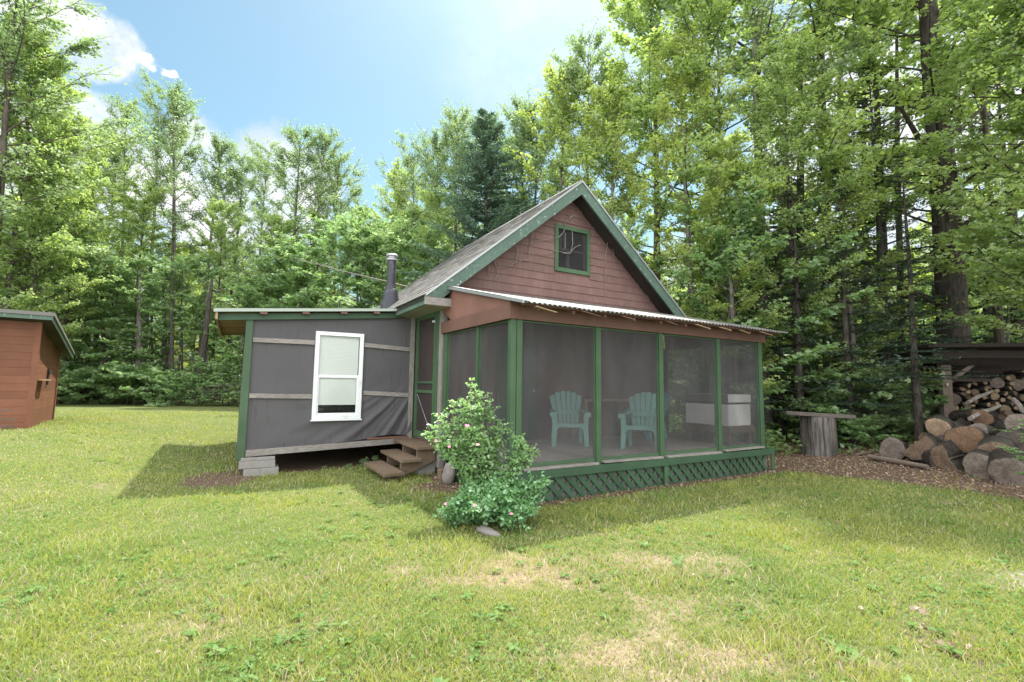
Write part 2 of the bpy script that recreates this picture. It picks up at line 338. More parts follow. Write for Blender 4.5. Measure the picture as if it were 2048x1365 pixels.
# ------------------------------------------------------------------ ground
cy_, sy_ = math.cos(YAW), math.sin(YAW)
def to_local(x, y): return (x-CX)*cy_+(y-CY)*sy_, -(x-CX)*sy_+(y-CY)*cy_
def to_world(u, v): return CX+u*cy_-v*sy_, CY+u*sy_+v*cy_
def zg(x, y):
    x = np.asarray(x, float); y = np.asarray(y, float)
    return -.115-.05*np.exp(-((x+3.6)**2+(y-8)**2)/3)+.535*sm(-x, 4, 11)*sm(y, 2, 10)+.25*sm(x, 5, 13)*sm(y, 3, 11)+.25*sm(y, 14, 26)*(1-sm(-x, 4, 11))+.03*(fbm(x*.7, y*.7, 3)-.5)
def forest_mask(x, y):                             # 0 on the lawn, 1 under the trees
    n = (fbm(x*.35, y*.35, 21)-.5)*2.2
    right = sm((x-6.2)*.85+(y-9.2)*.75+n*.6, -.6, .6)          # litter edge on the right
    back = sm(y-(21.5-.12*x)+n, -1, 1.2)
    behind = sm(y-17+n, -1, 1)*sm(x, -7, -4)
    strip = sm((x-8.3)-(y-6.3)*.12+n*.4, -.4, .5)
    return np.clip(np.maximum.reduce([right, back, behind, strip]), 0, 1)
def covers(x, y):
    u, v = to_local(x, y)
    straw = np.clip((.55*fbm(x*.8+7, y*1.1, 5, 4)+.45*fbm(x*3.1, y*3.6, 15, 3)-.48)*3.0, 0, 1)*.66
    f1 = np.exp(-(((x-.9)/1.0)**2+((y-2.9)/.65)**2)); f2 = np.exp(-(((x+.1)/1.6)**2+((y-4.3)/.5)**2))*.8; f3 = np.exp(-(((x-1.6)/.8)**2+((y-4.6)/.35)**2))
    straw = np.clip(straw+.55*f1+.5*f2+.55*f3, 0, 1)
    under = ((u > -3.2) & (u < 6.2) & (v > -.05) & (v < 9)) & ~((u < 0) & (v < 4.05))
    lit = forest_mask(x, y)
    dx = np.maximum(np.maximum(-u-.0, u-6.3), 0); dv = np.maximum(-v, 0)
    edge = sm(-np.hypot(dx, dv)*1.0+.22*fbm(x*3, y*3, 9), -.30, -.02)*(v < 2.6)
    leafpile = np.exp(-(((u+.35)/.55)**2+((v-1.55)/.5)**2))
    dirt = np.exp(-(((x+4.9)/.55)**2+((y-8.2)/.8)**2))
    lit = np.maximum(lit, np.maximum(under*.95, np.maximum(edge*.85, leafpile)))
    lit = np.maximum(lit, np.clip(dirt*1.1, 0, 1))
    gr = np.exp(-(((x-5.0)/1.0)**2+((y-4.2)/.45)**2))
    bare = np.exp(-(((x-2.9)/.45)**2+((y-3.3)/.9)**2))*.62
    lit = np.maximum(lit, bare*.85)
    return straw, lit, gr
tx = np.linspace(-1, 1, 420); gx = np.sinh(tx*4.6)/np.sinh(4.6)*150
ty = np.linspace(0, 1, 420); gy = -6+np.concatenate([np.linspace(0, 16, 230), 16+np.sinh(np.linspace(0, 1, 191)[1:]*3)/np.sinh(3)*280])
GX, GY = np.meshgrid(gx, gy); GZ = zg(GX, GY)
st_, li_, gr_ = covers(GX, GY)
nx, ny = len(gx), len(gy); ii = (np.arange(ny-1)[:, None]*nx+np.arange(nx-1)[None]).ravel()
ground = npmesh('ground', np.stack([GX, GY, GZ], -1).reshape(-1, 3), [np.stack([ii, ii+1, ii+nx+1, ii+nx], 1)], 'lawn_soil', smooth=True)
ca = ground.data.color_attributes.new('cover', 'FLOAT_COLOR', 'POINT')
ca.data.foreach_set('color', np.stack([st_, li_, gr_, np.ones_like(st_)], -1).astype(np.float32).ravel())
tag(ground, 'mown lawn with straw patches running into leaf covered forest floor', 'ground', kind='structure')

def in_house(x, y, m=0.0):
    u, v = to_local(x, y)
    return ((u > -m) & (u < 6.3+m) & (v > -.08-m) & (v < 9)) | ((u > -3.15) & (u <= 0.1) & (v > 4.1) & (v < 9))
def scatter(n, dmin, dmax, power):
    """points in the camera's view wedge, denser near"""
    t = RNG.random(n); d = dmin*(dmax/dmin)**(t**power); a = (RNG.random(n)*2-1)*1.5; d = np.where(RNG.random(n) < .12, RNG.random(n)*3.5-1.2, d); a = np.where(d < 2.1, (RNG.random(n)*2-1)*5/np.maximum(np.abs(d), .05), a)
    return d*a, d, d
def blades(P, H, Wd, lean, seed):
    n = len(P); r = np.random.default_rng(seed); az = r.random(n)*2*np.pi; la = r.random(n)*2*np.pi
    side = np.stack([np.cos(az), np.sin(az), np.zeros(n)], 1)*Wd[:, None]/2
    tip = np.stack([np.cos(la)*lean*H, np.sin(la)*lean*H, H], 1)
    mid = tip*np.array([.35, .35, .62])
    V = np.stack([P-side, P+side, P+mid+side*.75, P+mid-side*.75, P+tip], 1).reshape(-1, 3); b = np.arange(n)*5
    return V, np.stack([b, b+1, b+2, b+3], 1), np.stack([b+3, b+2, b+4], 1)
def grass():
    n = 560000; x, y, d = scatter(n, 2.1, 17, .9)
    s, l, g = covers(x, y); cl = fbm(x*1.6, y*1.6, 41, 3)
    keep = RNG.random(n) < np.clip(1.05-.75*np.clip(s*1.25, 0, 1), 0, 1)*(1-.93*np.clip(l*1.3, 0, 1))*(1-.8*g)
    keep &= ~in_house(x, y, .02); x, y, d, s, cl = x[keep], y[keep], d[keep], s[keep], cl[keep]; n = len(x)
    k = 1+np.clip((d-2.5)/9, 0, 1.5)*.9
    H = (.016+.036*RNG.random(n)**1.8)*(1+.8*np.clip((cl-.50)*6, 0, 1.3)); Wd = (.0045+.0045*RNG.random(n))*k; lean = .3+.9*RNG.random(n)
    P = np.stack([x, y, zg(x, y)-.004], 1); V, q, t = blades(P, H, Wd, lean, 3)
    m = np.where(RNG.random(n) < .10+.45*s, 2, np.where(fbm(x*.9, y*.9, 77, 3)+.3*(RNG.random(n)-.5) > .44, 1, 0))
    o = npmesh('grass', V, [q, t], ['grass_green', 'grass_yellow', 'grass_straw'], mi=np.concatenate([m, m]))
    tag(o, 'short green and straw coloured grass blades over the lawn', 'grass', kind='stuff')
    n = 150000; x, y, d = scatter(n, 2.1, 13, .85); s, l, g = covers(x, y)
    pat = fbm(x*.95, y*.95, 55, 4)
    keep = (RNG.random(n) < sm(pat, .43, .60)*.8*(1-.8*s)*(1-np.clip(l*1.2, 0, 1))+.02) & ~in_house(x, y, .02)
    x, y, d, pat = x[keep], y[keep], d[keep], pat[keep]; n = len(x)
    sz = (.012+.017*RNG.random(n)**1.5)*(1+np.clip((d-3)/10, 0, 1)*.6)
    C = np.stack([x, y, zg(x, y)+.012+.045*RNG.random(n)], 1)
    o = leafmesh('clover', C, sz, 'clover', tilt=.55, width=.85, seed=9)
    tag(o, 'low clover and broad leaved weeds in patches across the lawn', 'clover', kind='stuff')
    nr = 1500; x, y, d = scatter(nr, 2.2, 11, .85); s, l, g = covers(x, y); pt = fbm(x*.7, y*.7, 88, 3)
    keep = (RNG.random(nr) < sm(pt, .40, .60)*(1-l)) & ~in_house(x, y, .1); x, y = x[keep], y[keep]; nr = len(x); q = 8
    az = (np.arange(q)[None]*2*np.pi/q+RNG.random((nr, 1))*6+RNG.normal(size=(nr, q))*.2); ln = (.03+.035*RNG.random((nr, 1)))*(.7+.6*RNG.random((nr, q))); ax = np.stack([np.cos(az), np.sin(az), .35+.3*RNG.random((nr, q))], -1)
    C = np.stack([np.broadcast_to(x[:, None], (nr, q)), np.broadcast_to(y[:, None], (nr, q)), np.broadcast_to(zg(x, y)[:, None]+.012, (nr, q))], -1)+ax*ln[..., None]*.55
    o = leafmesh('lawn_weeds', C.reshape(-1, 3), ln.ravel()*1.15, 'clover', tilt=.25, width=.42, seed=23, axis=ax.reshape(-1, 3)*3, fold=.05)
    tag(o, 'broad leaved weed rosettes scattered through the lawn', 'weeds', kind='stuff')
    n = 40000; x = RNG.random(n)*16-4; y = RNG.random(n)*13+3; s, l, g = covers(x, y)
    keep = (RNG.random(n) < np.clip(l*1.1-.25, .004, 1)) & ~in_house(x, y, -.0); x, y = x[keep], y[keep]; n = len(x)
    o = leafmesh('fallen_leaves', np.stack([x, y, zg(x, y)+.012+.02*RNG.random(n)], 1), .032+.038*RNG.random(n), 'dead_leaf', tilt=.5, width=.7, seed=19)
    tag(o, 'brown dead leaves littering the forest edge and cabin foot', 'fallen leaves', kind='stuff')
def leafarrays(C, size, tilt=.6, width=.6, droop=0.0, seed=1, axis=None, fold=.14):
    r = np.random.default_rng(seed); n = len(C); size = np.broadcast_to(size, (n,))[:, None]
    N = r.normal(size=(n, 3))*tilt; N[:, 2] += 1; N /= np.linalg.norm(N, axis=1, keepdims=True)
    A = r.normal(size=(n, 3)) if axis is None else axis+r.normal(size=(n, 3))*.45
    A -= N*(A*N).sum(1, keepdims=True); A /= np.linalg.norm(A, axis=1, keepdims=True)+1e-9
    A[:, 2] -= droop; A /= np.linalg.norm(A, axis=1, keepdims=True); B = np.cross(N, A)
    a = A*size/2; b = B*size*width/2; up = N*size*fold
    return np.stack([C-a, C-a*.1+b+up, C+a, C-a*.1-b+up], 1).reshape(-1, 3), N, A
def leafmesh(name, C, size, m, parent=None, lobes=1, **kw):
    V, N, A = leafarrays(C, size, **kw); n = len(C); b = np.arange(n)*4
    q = np.stack([b, b+1, b+2, b+3], 1)
    if lobes == 3:
        V4 = V.reshape(n, 4, 3); base = V4[:, 0]; ax = V4[:, 2]-base; sd = V4[:, 1]-V4[:, 3]
        L = np.linalg.norm(ax, axis=1, keepdims=True); ah = ax/L; sh = sd/(np.linalg.norm(sd, axis=1, keepdims=True)+1e-9)
        parts = [base]
        for ang, ln in ((0, 1.0), (.85, .78), (-.85, .78)):
            dd = ah*np.cos(ang)+sh*np.sin(ang); pp = -ah*np.sin(ang)+sh*np.cos(ang)
            parts += [base+dd*L*ln*.55+pp*L*ln*.2, base+dd*L*ln, base+dd*L*ln*.55-pp*L*ln*.2]
        V = np.stack(parts, 1).reshape(-1, 3); b = np.arange(n)*10
        q = np.concatenate([np.stack([b, b+1+3*k, b+2+3*k, b+3+3*k], 1) for k in range(3)])
    return npmesh(name, V, [q], m, parent)
grass()

# ------------------------------------------------------------------ cabin (local frame: u along the porch front, v to the back)
cab = empty('cabin', (CX, CY, 0), YAW, 'brown shingled cabin with green trim, screened porch and low cloth walled addition', 'cabin')
ROOF_N = .829; APU, APZ, EU = 3.02, 6.06, -.515
def roof_z(u): return APZ-ROOF_N*abs(u-APU)
V0, V1, GW = 2.13, 9.2, 2.60
# front gable wall with a window opening
wu0, wu1, wz0, wz1 = 2.70, 3.52, 4.17, 5.06
m = MB()
lowz = .3
def gz(u): return roof_z(u)-.2
m.prism([(0, GW, lowz), (wu0, GW, lowz), (wu0, GW, gz(wu0)), (0, GW, gz(0))], (0, .12, 0))
m.prism([(wu1, GW, lowz), (6.04, GW, lowz), (6.04, GW, gz(6.04)), (wu1, GW, gz(wu1))], (0, .12, 0))
m.prism([(wu0, GW, lowz), (wu1, GW, lowz), (wu1, GW, wz0), (wu0, GW, wz0)], (0, .12, 0))
m.prism([(wu0, GW, wz1), (wu1, GW, wz1), (wu1, GW, gz(wu1)), (APU, GW, gz(APU)), (wu0, GW, gz(wu0))], (0, .12, 0))
m.box(5.92, 6.04, GW+.12, V1-.3, lowz, gz(6.04)); m.box(0, .12, GW+.12, V1-.3, lowz, gz(0)); m.prism([(.12, V1-.42, lowz), (5.92, V1-.42, lowz), (5.92, V1-.42, gz(5.92)), (APU, V1-.42, gz(APU)), (.12, V1-.42, gz(.12))], (0, .12, 0))
m.build('wall', 'shingle', cab)
m = MB(); m.box(.13, 5.91, GW+.13, V1-.45, .3, .4); m.box(.13, 5.91, GW+.13, V1-.45, 3.0, 3.08); m.build('floor_deck', 'dark_wood', cab)
# shingle courses on the gable
m = MB(); rowh = .175; z = 2.95; r_ = random.Random(3); row = 0
while z < 6.0:
    u = .02-r_.random()*.15
    while u < 6.05:
        wdt = r_.choice([.1, .13, .16, .2, .26]); a, b = u, min(u+wdt-.0015, 6.05); u += wdt
        zt = z+rowh+.03; a = max(a, 0); 
        if b-a < .02: continue
        mid = (a+b)/2
        if zt-.02 > gz(mid)-.02: zt = gz(mid)-.05
        if zt-z < .05: continue
        segs = [(a, b)]
        if z+rowh > wz0-.09 and z < wz1+.09:
            segs = [(x0, x1) for x0, x1 in ((a, min(b, wu0-.085)), (max(a, wu1+.085), b)) if x1-x0 > .02]
        dz = r_.uniform(-.003, .003); tk = r_.uniform(.019, .024)
        for x0, x1 in segs:
            m.prism([(x0, GW-tk-.004, z+dz), (x1, GW-tk-.004, z+dz), (x1, GW-.003, z+dz), (x0, GW-.003, z+dz)], (0, .006 if False else 0, zt-z-dz)) if False else \
            m.prism([(x0, GW-.003, z+dz), (x0, GW-.003-tk, z+dz), (x0, GW-.006, zt), (x0, GW-.003, zt)], (x1-x0, 0, 0))
    z += rowh; row += 1
m.build('shingles', 'shingle', cab)
# main roof: two slabs, shingle courses, bargeboards, eave, soffit
sl_ = math.hypot(1, ROOF_N)
m = MB()
for sgn in (-1, 1):
    e = APU+sgn*(APU-EU); th = .09
    m.prism([(APU, V0+.05, APZ-.02), (e, V0+.05, roof_z(e)-.02), (e, V0+.05, roof_z(e)-.02-th), (APU, V0+.05, APZ-.02-th*1.3)], (0, V1-V0-.05, 0))
roof = m.build('roof', 'dark_wood', cab)
m = MB(); r_ = random.Random(5); L = (APU-EU)*sl_
for sgn in (-1, 1):
    nrow = 27
    for i in range(nrow):
        d0 = L-(i)*L/nrow+.02; d1 = d0-L/nrow-.03
        d1 = max(d1, 0)
        v = V0-.02
        while v < V1:
            wv_ = r_.choice([.28, .31, .36]); v2 = min(v+wv_-.006, V1+.02)
            def pt(d, h): return (APU+sgn*(d/sl_)+sgn*h*ROOF_N/sl_, APZ-d/sl_*ROOF_N+h/sl_)
            a = pt(d0, .0); b = pt(d0, .016+r_.uniform(0, .008)); c = pt(d1, .006); d = pt(d1, -.004)
            m.prism([(a[0], v, a[1]), (b[0], v, b[1]), (c[0], v, c[1]), (d[0], v, d[1])], (0, v2-v, 0)); v += wv_
for v in np.arange(V0, V1, .3):
    m.prism([(APU-.13, v, roof_z(APU-.13)+.03), (APU, v, APZ+.04), (APU+.13, v, roof_z(APU+.13)+.03), (APU, v, APZ+.012)], (0, .29, 0))
m.build('roof_shingles', 'asphalt_shingle', roof)
for sgn in (-1, 1):
    e = APU+sgn*(APU-EU)
    uc = APU+sgn*(APZ-.305-3.102)/ROOF_N; m = MB(); m.prism([(APU, V0, APZ-.035), (e-sgn*.002, V0, max(roof_z(e)-.033, 3.102)), (uc, V0, 3.102), (APU, V0, APZ-.035-.27)], (0, .045, 0))
    m.build('bargeboard', 'green_rake', cab)
    m = MB(); m.prism([(APU, V0-.025, APZ+.012), (e, V0-.025, roof_z(e)+.012), (e, V0-.025, roof_z(e)-.034), (APU, V0-.025, APZ-.034)], (0, .07, 0))
    m.build('drip_edge', 'zinc', cab)
    m = MB(); i_ = APU+sgn*(APU-.03)                # rake soffit
    m.prism([(APU, V0+.05, APZ-.16), (i_, V0+.05, roof_z(i_)-.16), (i_, V0+.05, roof_z(i_)-.185), (APU, V0+.05, APZ-.185)], (0, GW-V0-.05, 0))
    m.build('rake_soffit', 'dark_wood', cab)
    m = MB(); q0, q1 = sorted((e, e-sgn*.035)); m.box(q0, q1, V0+.05, V1, roof_z(e)-.18, roof_z(e)-.022); m.build('eave_fascia', 'green_paint_h' if False else 'green_rake', cab)
    m = MB(); a0, a1 = sorted((e-sgn*.04, (0 if sgn < 0 else 6.04)+sgn*.004))
    for k in range(4):
        b0 = a0+(a1-a0)*k/4; m.box(b0, b0+(a1-a0)/4-.004, V0+.05, V1, roof_z(e)-.178, roof_z(e)-.155)
    m.build('soffit', 'soffit', cab)
m = MB(); m.box(EU+.0, -.005, V0+.005, V0+.048, 2.955, 3.10); m.build('eave_return', 'grey_wood_h', cab)
# attic window
fr = MB(); v0_, v1_ = GW-.045, GW-.004
for a in ((wu0-.09, wu0, wz0-.09, wz1+.09), (wu1, wu1+.09, wz0-.09, wz1+.09), (wu0, wu1, wz0-.09, wz0), (wu0, wu1, wz1, wz1+.09)): fr.box(a[0], a[1], v0_, v1_, a[2], a[3])
aw = fr.build('window_frame', 'green_paint_v', cab)
m = MB(); m.box(wu0+.002, wu1-.002, GW+.004, GW+.007, wz0+.002, wz1-.002); m.build('window_screen', 'dark_screen', aw)
m = MB()
for a in ((wu0+.0, wu1, wz0+.42, wz0+.47), (wu0+.2, wu0+.23, wz0+.47, wz1), (wu0, wu0+.05, wz0, wz1), (wu1-.05, wu1, wz0, wz1), (wu0+.28, wu0+.36, wz0, wz0+.42)): m.box(a[0], a[1], GW+.03, GW+.06, a[2], a[3])
m.build('window_sash', 'grey_board', aw)
m = MB(); m.box(wu0+.232, wu0+.25, GW+.025, GW+.06, wz0+.475, wz1-.06); m.build('window_sash', 'white_board', aw)
m = MB(); m.box(wu0, wu0+.2, GW+.10, GW+.106, wz0+.47, wz1-.05); m.build('curtain', 'grey_board', aw)
# stovepipe
cu, cv = -.2, 5.45; zb_ = 3.35
pipe = MB().lathe((cu, cv, 0), [(.105, 3.7), (.105, 4.58)], 20).build('stovepipe', 'black_pipe', cab, True)
MB().lathe((cu, cv, 0), [(.25, 3.2), (.22, 3.5), (.19, 3.62), (.165, 3.80), (.14, 3.815), (.12, 3.93), (.11, 3.935)], 20).build('flashing_boot', 'black_pipe', pipe, True)
MB().lathe((cu, cv, 0), [(.135, 4.52), (.14, 4.53), (.14, 4.56), (.10, 4.565), (.10, 4.62), (.145, 4.625), (.15, 4.65), (.13, 4.672), (.05, 4.685)], 20).build('rain_cap', 'zinc', pipe, True)
# ---- porch
FL = .42
for (a, b) in ((0.011, .102), (.112, .205)):
    MB().box(a, b, -.005, .085, .10 if a < .05 else .33, 2.50).build('porch_post', 'green_paint_v', cab, bevel=.004)
for a, b in ((1.593, 1.691), (3.019, 3.119), (4.59, 4.69), (5.93, 6.05)):
    MB().box(a, b, 0, .09, .30, 2.50).build('porch_post', 'green_paint_v', cab, bevel=.004)
for a, b in ((1.06, 1.12), (2.36, 2.52)): MB().box(.012, .1, a, b, .33, 2.50).build('porch_post', 'green_paint_v', cab, bevel=.004)
MB().box(-.012, .09, 2.535, 2.70, .0, 3.0).build('porch_post', 'grey_wood_v', cab, bevel=.004)
for a, b in ((1.25, 1.35), (2.45, 2.55)): MB().box(5.97, 6.05, a, b, .33, 2.5).build('porch_post', 'green_paint_v', cab)
MB().box(-.035, 6.13, -.04, .0-.004, 2.49, 2.705).build('porch_beam', 'brown_paint', cab, bevel=.004)
MB().box(-.035, .008, .0, 2.56, 2.49, 2.705).build('porch_beam', 'brown_paint', cab, bevel=.004)
MB().box(6.06, 6.10, .0, 2.56, 2.49, 2.705).build('porch_beam', 'brown_paint', cab, bevel=.004)
PR0, PRS = 2.79, .245                              # porch roof height at v=0, slope
def prz(v): return PR0+PRS*v
m = MB(); m.prism([(-.012, .02, 2.706), (-.012, 2.13, 2.706), (-.012, 2.59, 2.95), (-.012, 2.59, 3.0), (-.012, 2.13, prz(2.13)-.03), (-.012, .02, PR0-.03)], (.02, 0, 0)); m.build('side_panel', 'brown_plywood', cab)
m = MB(); m.prism([(6.07, .02, 2.706), (6.07, 2.59, 2.706), (6.07, 2.59, prz(2.59)-.03), (6.07, .02, PR0-.03)], (.02, 0, 0)); m.build('side_panel', 'brown_plywood', cab)
m = MB(); m.box(-.02, 6.12, -.038, -.006, 2.708, PR0-.06); m.build('upper_fascia', 'brown_paint', cab)
# corrugated sheet
cu_ = np.linspace(-.06, 6.28, 660); cvv = np.array([-.45, -.2, .4, 1.2, 2.0, 2.59]); ph = np.sin(cu_/.088*2*np.pi)*.013
edge = (fbm(cu_*1.3, cu_*0+2, 8)-.5)*.05
Vt = np.stack([np.stack([cu_, np.full_like(cu_, v)+(edge if k == 0 else 0), prz(v)+ph], 1) for k, v in enumerate(cvv)]); Vt[:, :, 2] += ((fbm(Vt[:, :, 0]*.9, Vt[:, :, 1]*.9, 12)-.5)*.05)*(Vt[:, :, 1] < 0)
nU = len(cu_); nV = len(cvv); Vb = Vt.copy(); Vb[:, :, 2] -= .004
ii = (np.arange(nV-1)[:, None]*nU+np.arange(nU-1)[None]).ravel(); N0 = nU*nV; j = np.arange(nU-1)
porch_roof = npmesh('porch_roof', np.concatenate([Vt.reshape(-1, 3), Vb.reshape(-1, 3)]), [np.stack([ii, ii+1, ii+nU+1, ii+nU], 1), np.stack([ii+N0, ii+nU+N0, ii+nU+1+N0, ii+1+N0], 1), np.stack([j, j+N0, j+1+N0, j+1], 1)], 'galvanised', cab, smooth=True)
m = MB(); m.prism([(-.085, -.47, prz(-.47)+.01), (-.085, 2.13, prz(2.13)+.012), (-.085, 2.13, prz(2.13)-.04), (-.085, -.47, prz(-.47)-.03)], (.02, 0, 0))
m.prism([(-.085, -.47, prz(-.47)+.018), (.03, -.47, prz(-.47)+.022), (.03, 2.13, prz(2.13)+.024), (-.085, 2.13, prz(2.13)+.02)], (0, 0, .004)); m.build('edge_flashing', 'zinc', porch_roof)
m = MB()
for v in (-.30, .35, 1.2, 2.1): m.box(.02, 6.2, v-.045, v+.045, prz(v)-.062, prz(v)-.024)
for u in np.arange(.25, 6.2, .61): m.prism([(u, -.33, prz(-.33)-.065), (u, 2.55, prz(2.55)-.065), (u, 2.55, prz(2.55)-.16), (u, .02, 2.707), (u, -.33, prz(-.33)-.11)], (.045, 0, 0))
m.build('rafters', 'brown_paint', porch_roof)
r_ = random.Random(9)
for u in (.15, .95, 1.75, 2.75, 3.45, 4.1, 4.7, 5.3):
    l_ = r_.uniform(.25, .55); MB().bar((u, -.40-r_.random()*.05, prz(-.4)-.065), (u+l_, -.36-r_.random()*.06, prz(-.4)-.075-r_.random()*.04), (0, .05, 0), (0, 0, .012)).build('wood_strip', 'raw_wood' if r_.random() < .6 else 'brown_paint', porch_roof)
# floor, rim, sills, lattice
m = MB()
for k in range(19):
    b = .09+k*.313; m.box(b, b+.309, .06, 2.58, .36, FL)
m.build('porch_floor', 'floor_wood', cab)
MB().box(-.05, 6.27, -.075, -.008, .215, .335).build('rim_board', 'green_paint_h', cab, bevel=.005)
MB().box(-.06, -.012, -.005, 2.34, .215, .335).build('rim_board', 'green_paint_h', cab, bevel=.005)
MB().box(6.06, 6.12, 0, 2.55, .215, .335).build('rim_board', 'green_paint_h', cab)
m = MB(); m.box(-.05, 6.2, -.006, .05, .05, .213)
for a, b, dz in ((.21, 1.585, 0), (1.70, 3.01, .01), (3.125, 4.58, 0), (4.70, 5.92, .01)):
    MB().bar((a, -.028+r_.uniform(-.01, .01), .358+dz), (b, -.03, .356+dz+r_.uniform(-.012, .012)), (0, .09, 0), (0, 0, .035)).build('sill_board', 'grey_wood_h', cab, bevel=.005)
for a, b in ((.0, 1.055), (1.125, 2.35)): MB().bar((-.02, a, .355), (-.02, b, .365), (.09, 0, 0), (0, 0, .035)).build('sill_board', 'grey_wood_h', cab)
def screen_panel(p0, p1, z0, z1, th=.05):
    """screen between two uprights along u or v; a green inner frame carries it"""
    p0, p1 = Vector((*p0, 0)), Vector((*p1, 0)); d = (p1-p0).normalized(); n = Vector((-d.y, d.x, 0))
    f_ = MB()
    tt_ = .022; sw_ = .014
    f_.prism([p0+Vector((0, 0, z0)), p1+Vector((0, 0, z0)), p1+Vector((0, 0, z0+th)), p0+Vector((0, 0, z0+th))], n*.03)
    f_.prism([p0+Vector((0, 0, z1-tt_)), p1+Vector((0, 0, z1-tt_)), p1+Vector((0, 0, z1)), p0+Vector((0, 0, z1))], n*.03)
    for a in (p0, p1-d*sw_): f_.prism([a+Vector((0, 0, z0+th)), a+d*sw_+Vector((0, 0, z0+th)), a+d*sw_+Vector((0, 0, z1-tt_)), a+Vector((0, 0, z1-tt_))], n*.03)
    fo = f_.build('screen_frame', 'green_paint_v', cab)
    s_ = MB(); a = p0+d*.01+n*.012; b = p1-d*.01+n*.012
    s_.prism([a+Vector((0, 0, z0+.02)), b+Vector((0, 0, z0+.02)), b+Vector((0, 0, z1-.02)), a+Vector((0, 0, z1-.02))], n*.002)
    s_.build('insect_screen', 'insect_screen', fo)
for a, b in ((.206, 1.592), (1.692, 3.018), (3.12, 4.589), (4.691, 5.929)): screen_panel((a, .03), (b, .03), .378, 2.489)
for a, b in ((.09, 1.059), (1.121, 2.359)): screen_panel((.05, b), (.05, a), .378, 2.489)
for a, b in ((.09, 1.249), (1.351, 2.449)): screen_panel((6.0, a), (6.0, b), .378, 2.489)
m = MB(); h_ = .335; zb_ = -.125
for k in range(33):
    u = -.28+k*.205
    for sg, vv in ((-1, -.030), (1, -.020)):
        a = u if sg > 0 else u+h_; b = a+sg*h_
        if min(a, b) < -.04 or max(a, b)+.055 > 6.25: continue
        w_ = .10 if sg < 0 else .07; m.prism([(a, vv, zb_), (a+w_, vv, zb_), (b+w_, vv, zb_+h_), (b, vv, zb_+h_)], (0, .008, 0))
lat = m.build('lattice', 'green_paint_h', cab)
for u in (-.02, 3.04, 6.17): MB().box(u, u+.085, -.062, -.032, -.12, .214).build('lattice_post', 'green_paint_v', lat)
m = MB()
for k in range(13):
    v = -.2+k*.205
    for sg, uu in ((1, -.040), (-1, -.030)):
        a = v if sg > 0 else v+h_; b = a+sg*h_
        if min(a, b) < .0 or max(a, b)+.055 > 2.3: continue
        m.prism([(uu, a, zb_), (uu, a+.055, zb_), (uu, b+.055, zb_+h_), (uu, b, zb_+h_)], (.008, 0, 0))
m.build('lattice', 'green_paint_v', cab)
MB().box(0, 6.1, .012, .03, -.2, .2).build('skirt_board', 'skirt_grey', cab)
MB().box(.01, 6.04, 2.62, 2.70, -.3, .3).build('skirt_board', 'dark_wood', cab)
MB().box(6.05, 6.08, .3, 8.9, -.3, .3).build('skirt_board', 'dark_wood', cab)
# house door and shaded window on the wall behind the porch
hd = MB().box(1.2, 2.15, GW-.05, GW-.023, .42, 2.5).build('inner_door', 'green_paint_v', cab)
MB().lathe((2.06, GW-.07, 1.4), [(.03, 0), (.035, .03), (.03, .06)], 10).build('door_knob', 'zinc', hd, True)
# screen door on the side wall, between porch and addition
door = MB()
d0, d1, dz0, dz1 = 2.83, 3.92, .455, 2.97
for a in ((d0, d0+.09, dz0, dz1), (d1-.09, d1, dz0, dz1), (d0+.09, d1-.09, dz0, dz0+.13), (d0+.09, d1-.09, dz1-.10, dz1), (d0+.09, d1-.09, 1.55, 1.60), (d0+.09, d1-.09, 1.36, 1.42)): door.box(-.03, .01, a[0], a[1], a[2], a[3])
door = door.build('screen_door', 'green_paint_v', cab)
m = MB(); m.box(-.008, -.005, d0+.07, d1-.07, dz0+.1, dz1-.08); m.build('door_screen', 'dark_screen', door)
MB().tube([(-.036, d1-.15, 1.33), (-.036, d0+.12, .62)], .006, 5).build('brace_wire', 'zinc', door)
MB().tube([(-.075, d0+.06, 2.76), (-.02, d0+.06, 2.76)], [.022, .022], 8).build('door_closer', 'vinyl', door)
m = MB(); m.box(-.02, .06, 2.705, 2.825, .1, 3.0); m.box(-.02, .06, 3.925, 4.04, .3, 3.0); m.box(-.02, .06, 2.825, 3.925, 2.975, 3.05); m.build('door_casing', 'green_paint_v', cab)
# closed room behind the door is dark through its own walls
m = MB(); m.box(1.1, 1.14, 2.75, 6.0, .4, 3.0); m.build('inner_wall', 'brown_plywood', cab)
# ---- addition
AV = 4.054
def lz(u): return 2.79+.093*(u+3.66)
addn = empty('addition', (0, 0, 0)); addn.parent = cab
nu, nz = 150, 120; uu = np.linspace(-3.13, -.06, nu); tt = np.linspace(0, 1, nz); UU, TT = np.meshgrid(uu, tt)
zlo = .30+.045*(UU+3.13)+.07*np.exp(-((UU+.55)/.45)**2); ztop = lz(UU)-.16; ZZ = zlo+(ztop-zlo)*TT
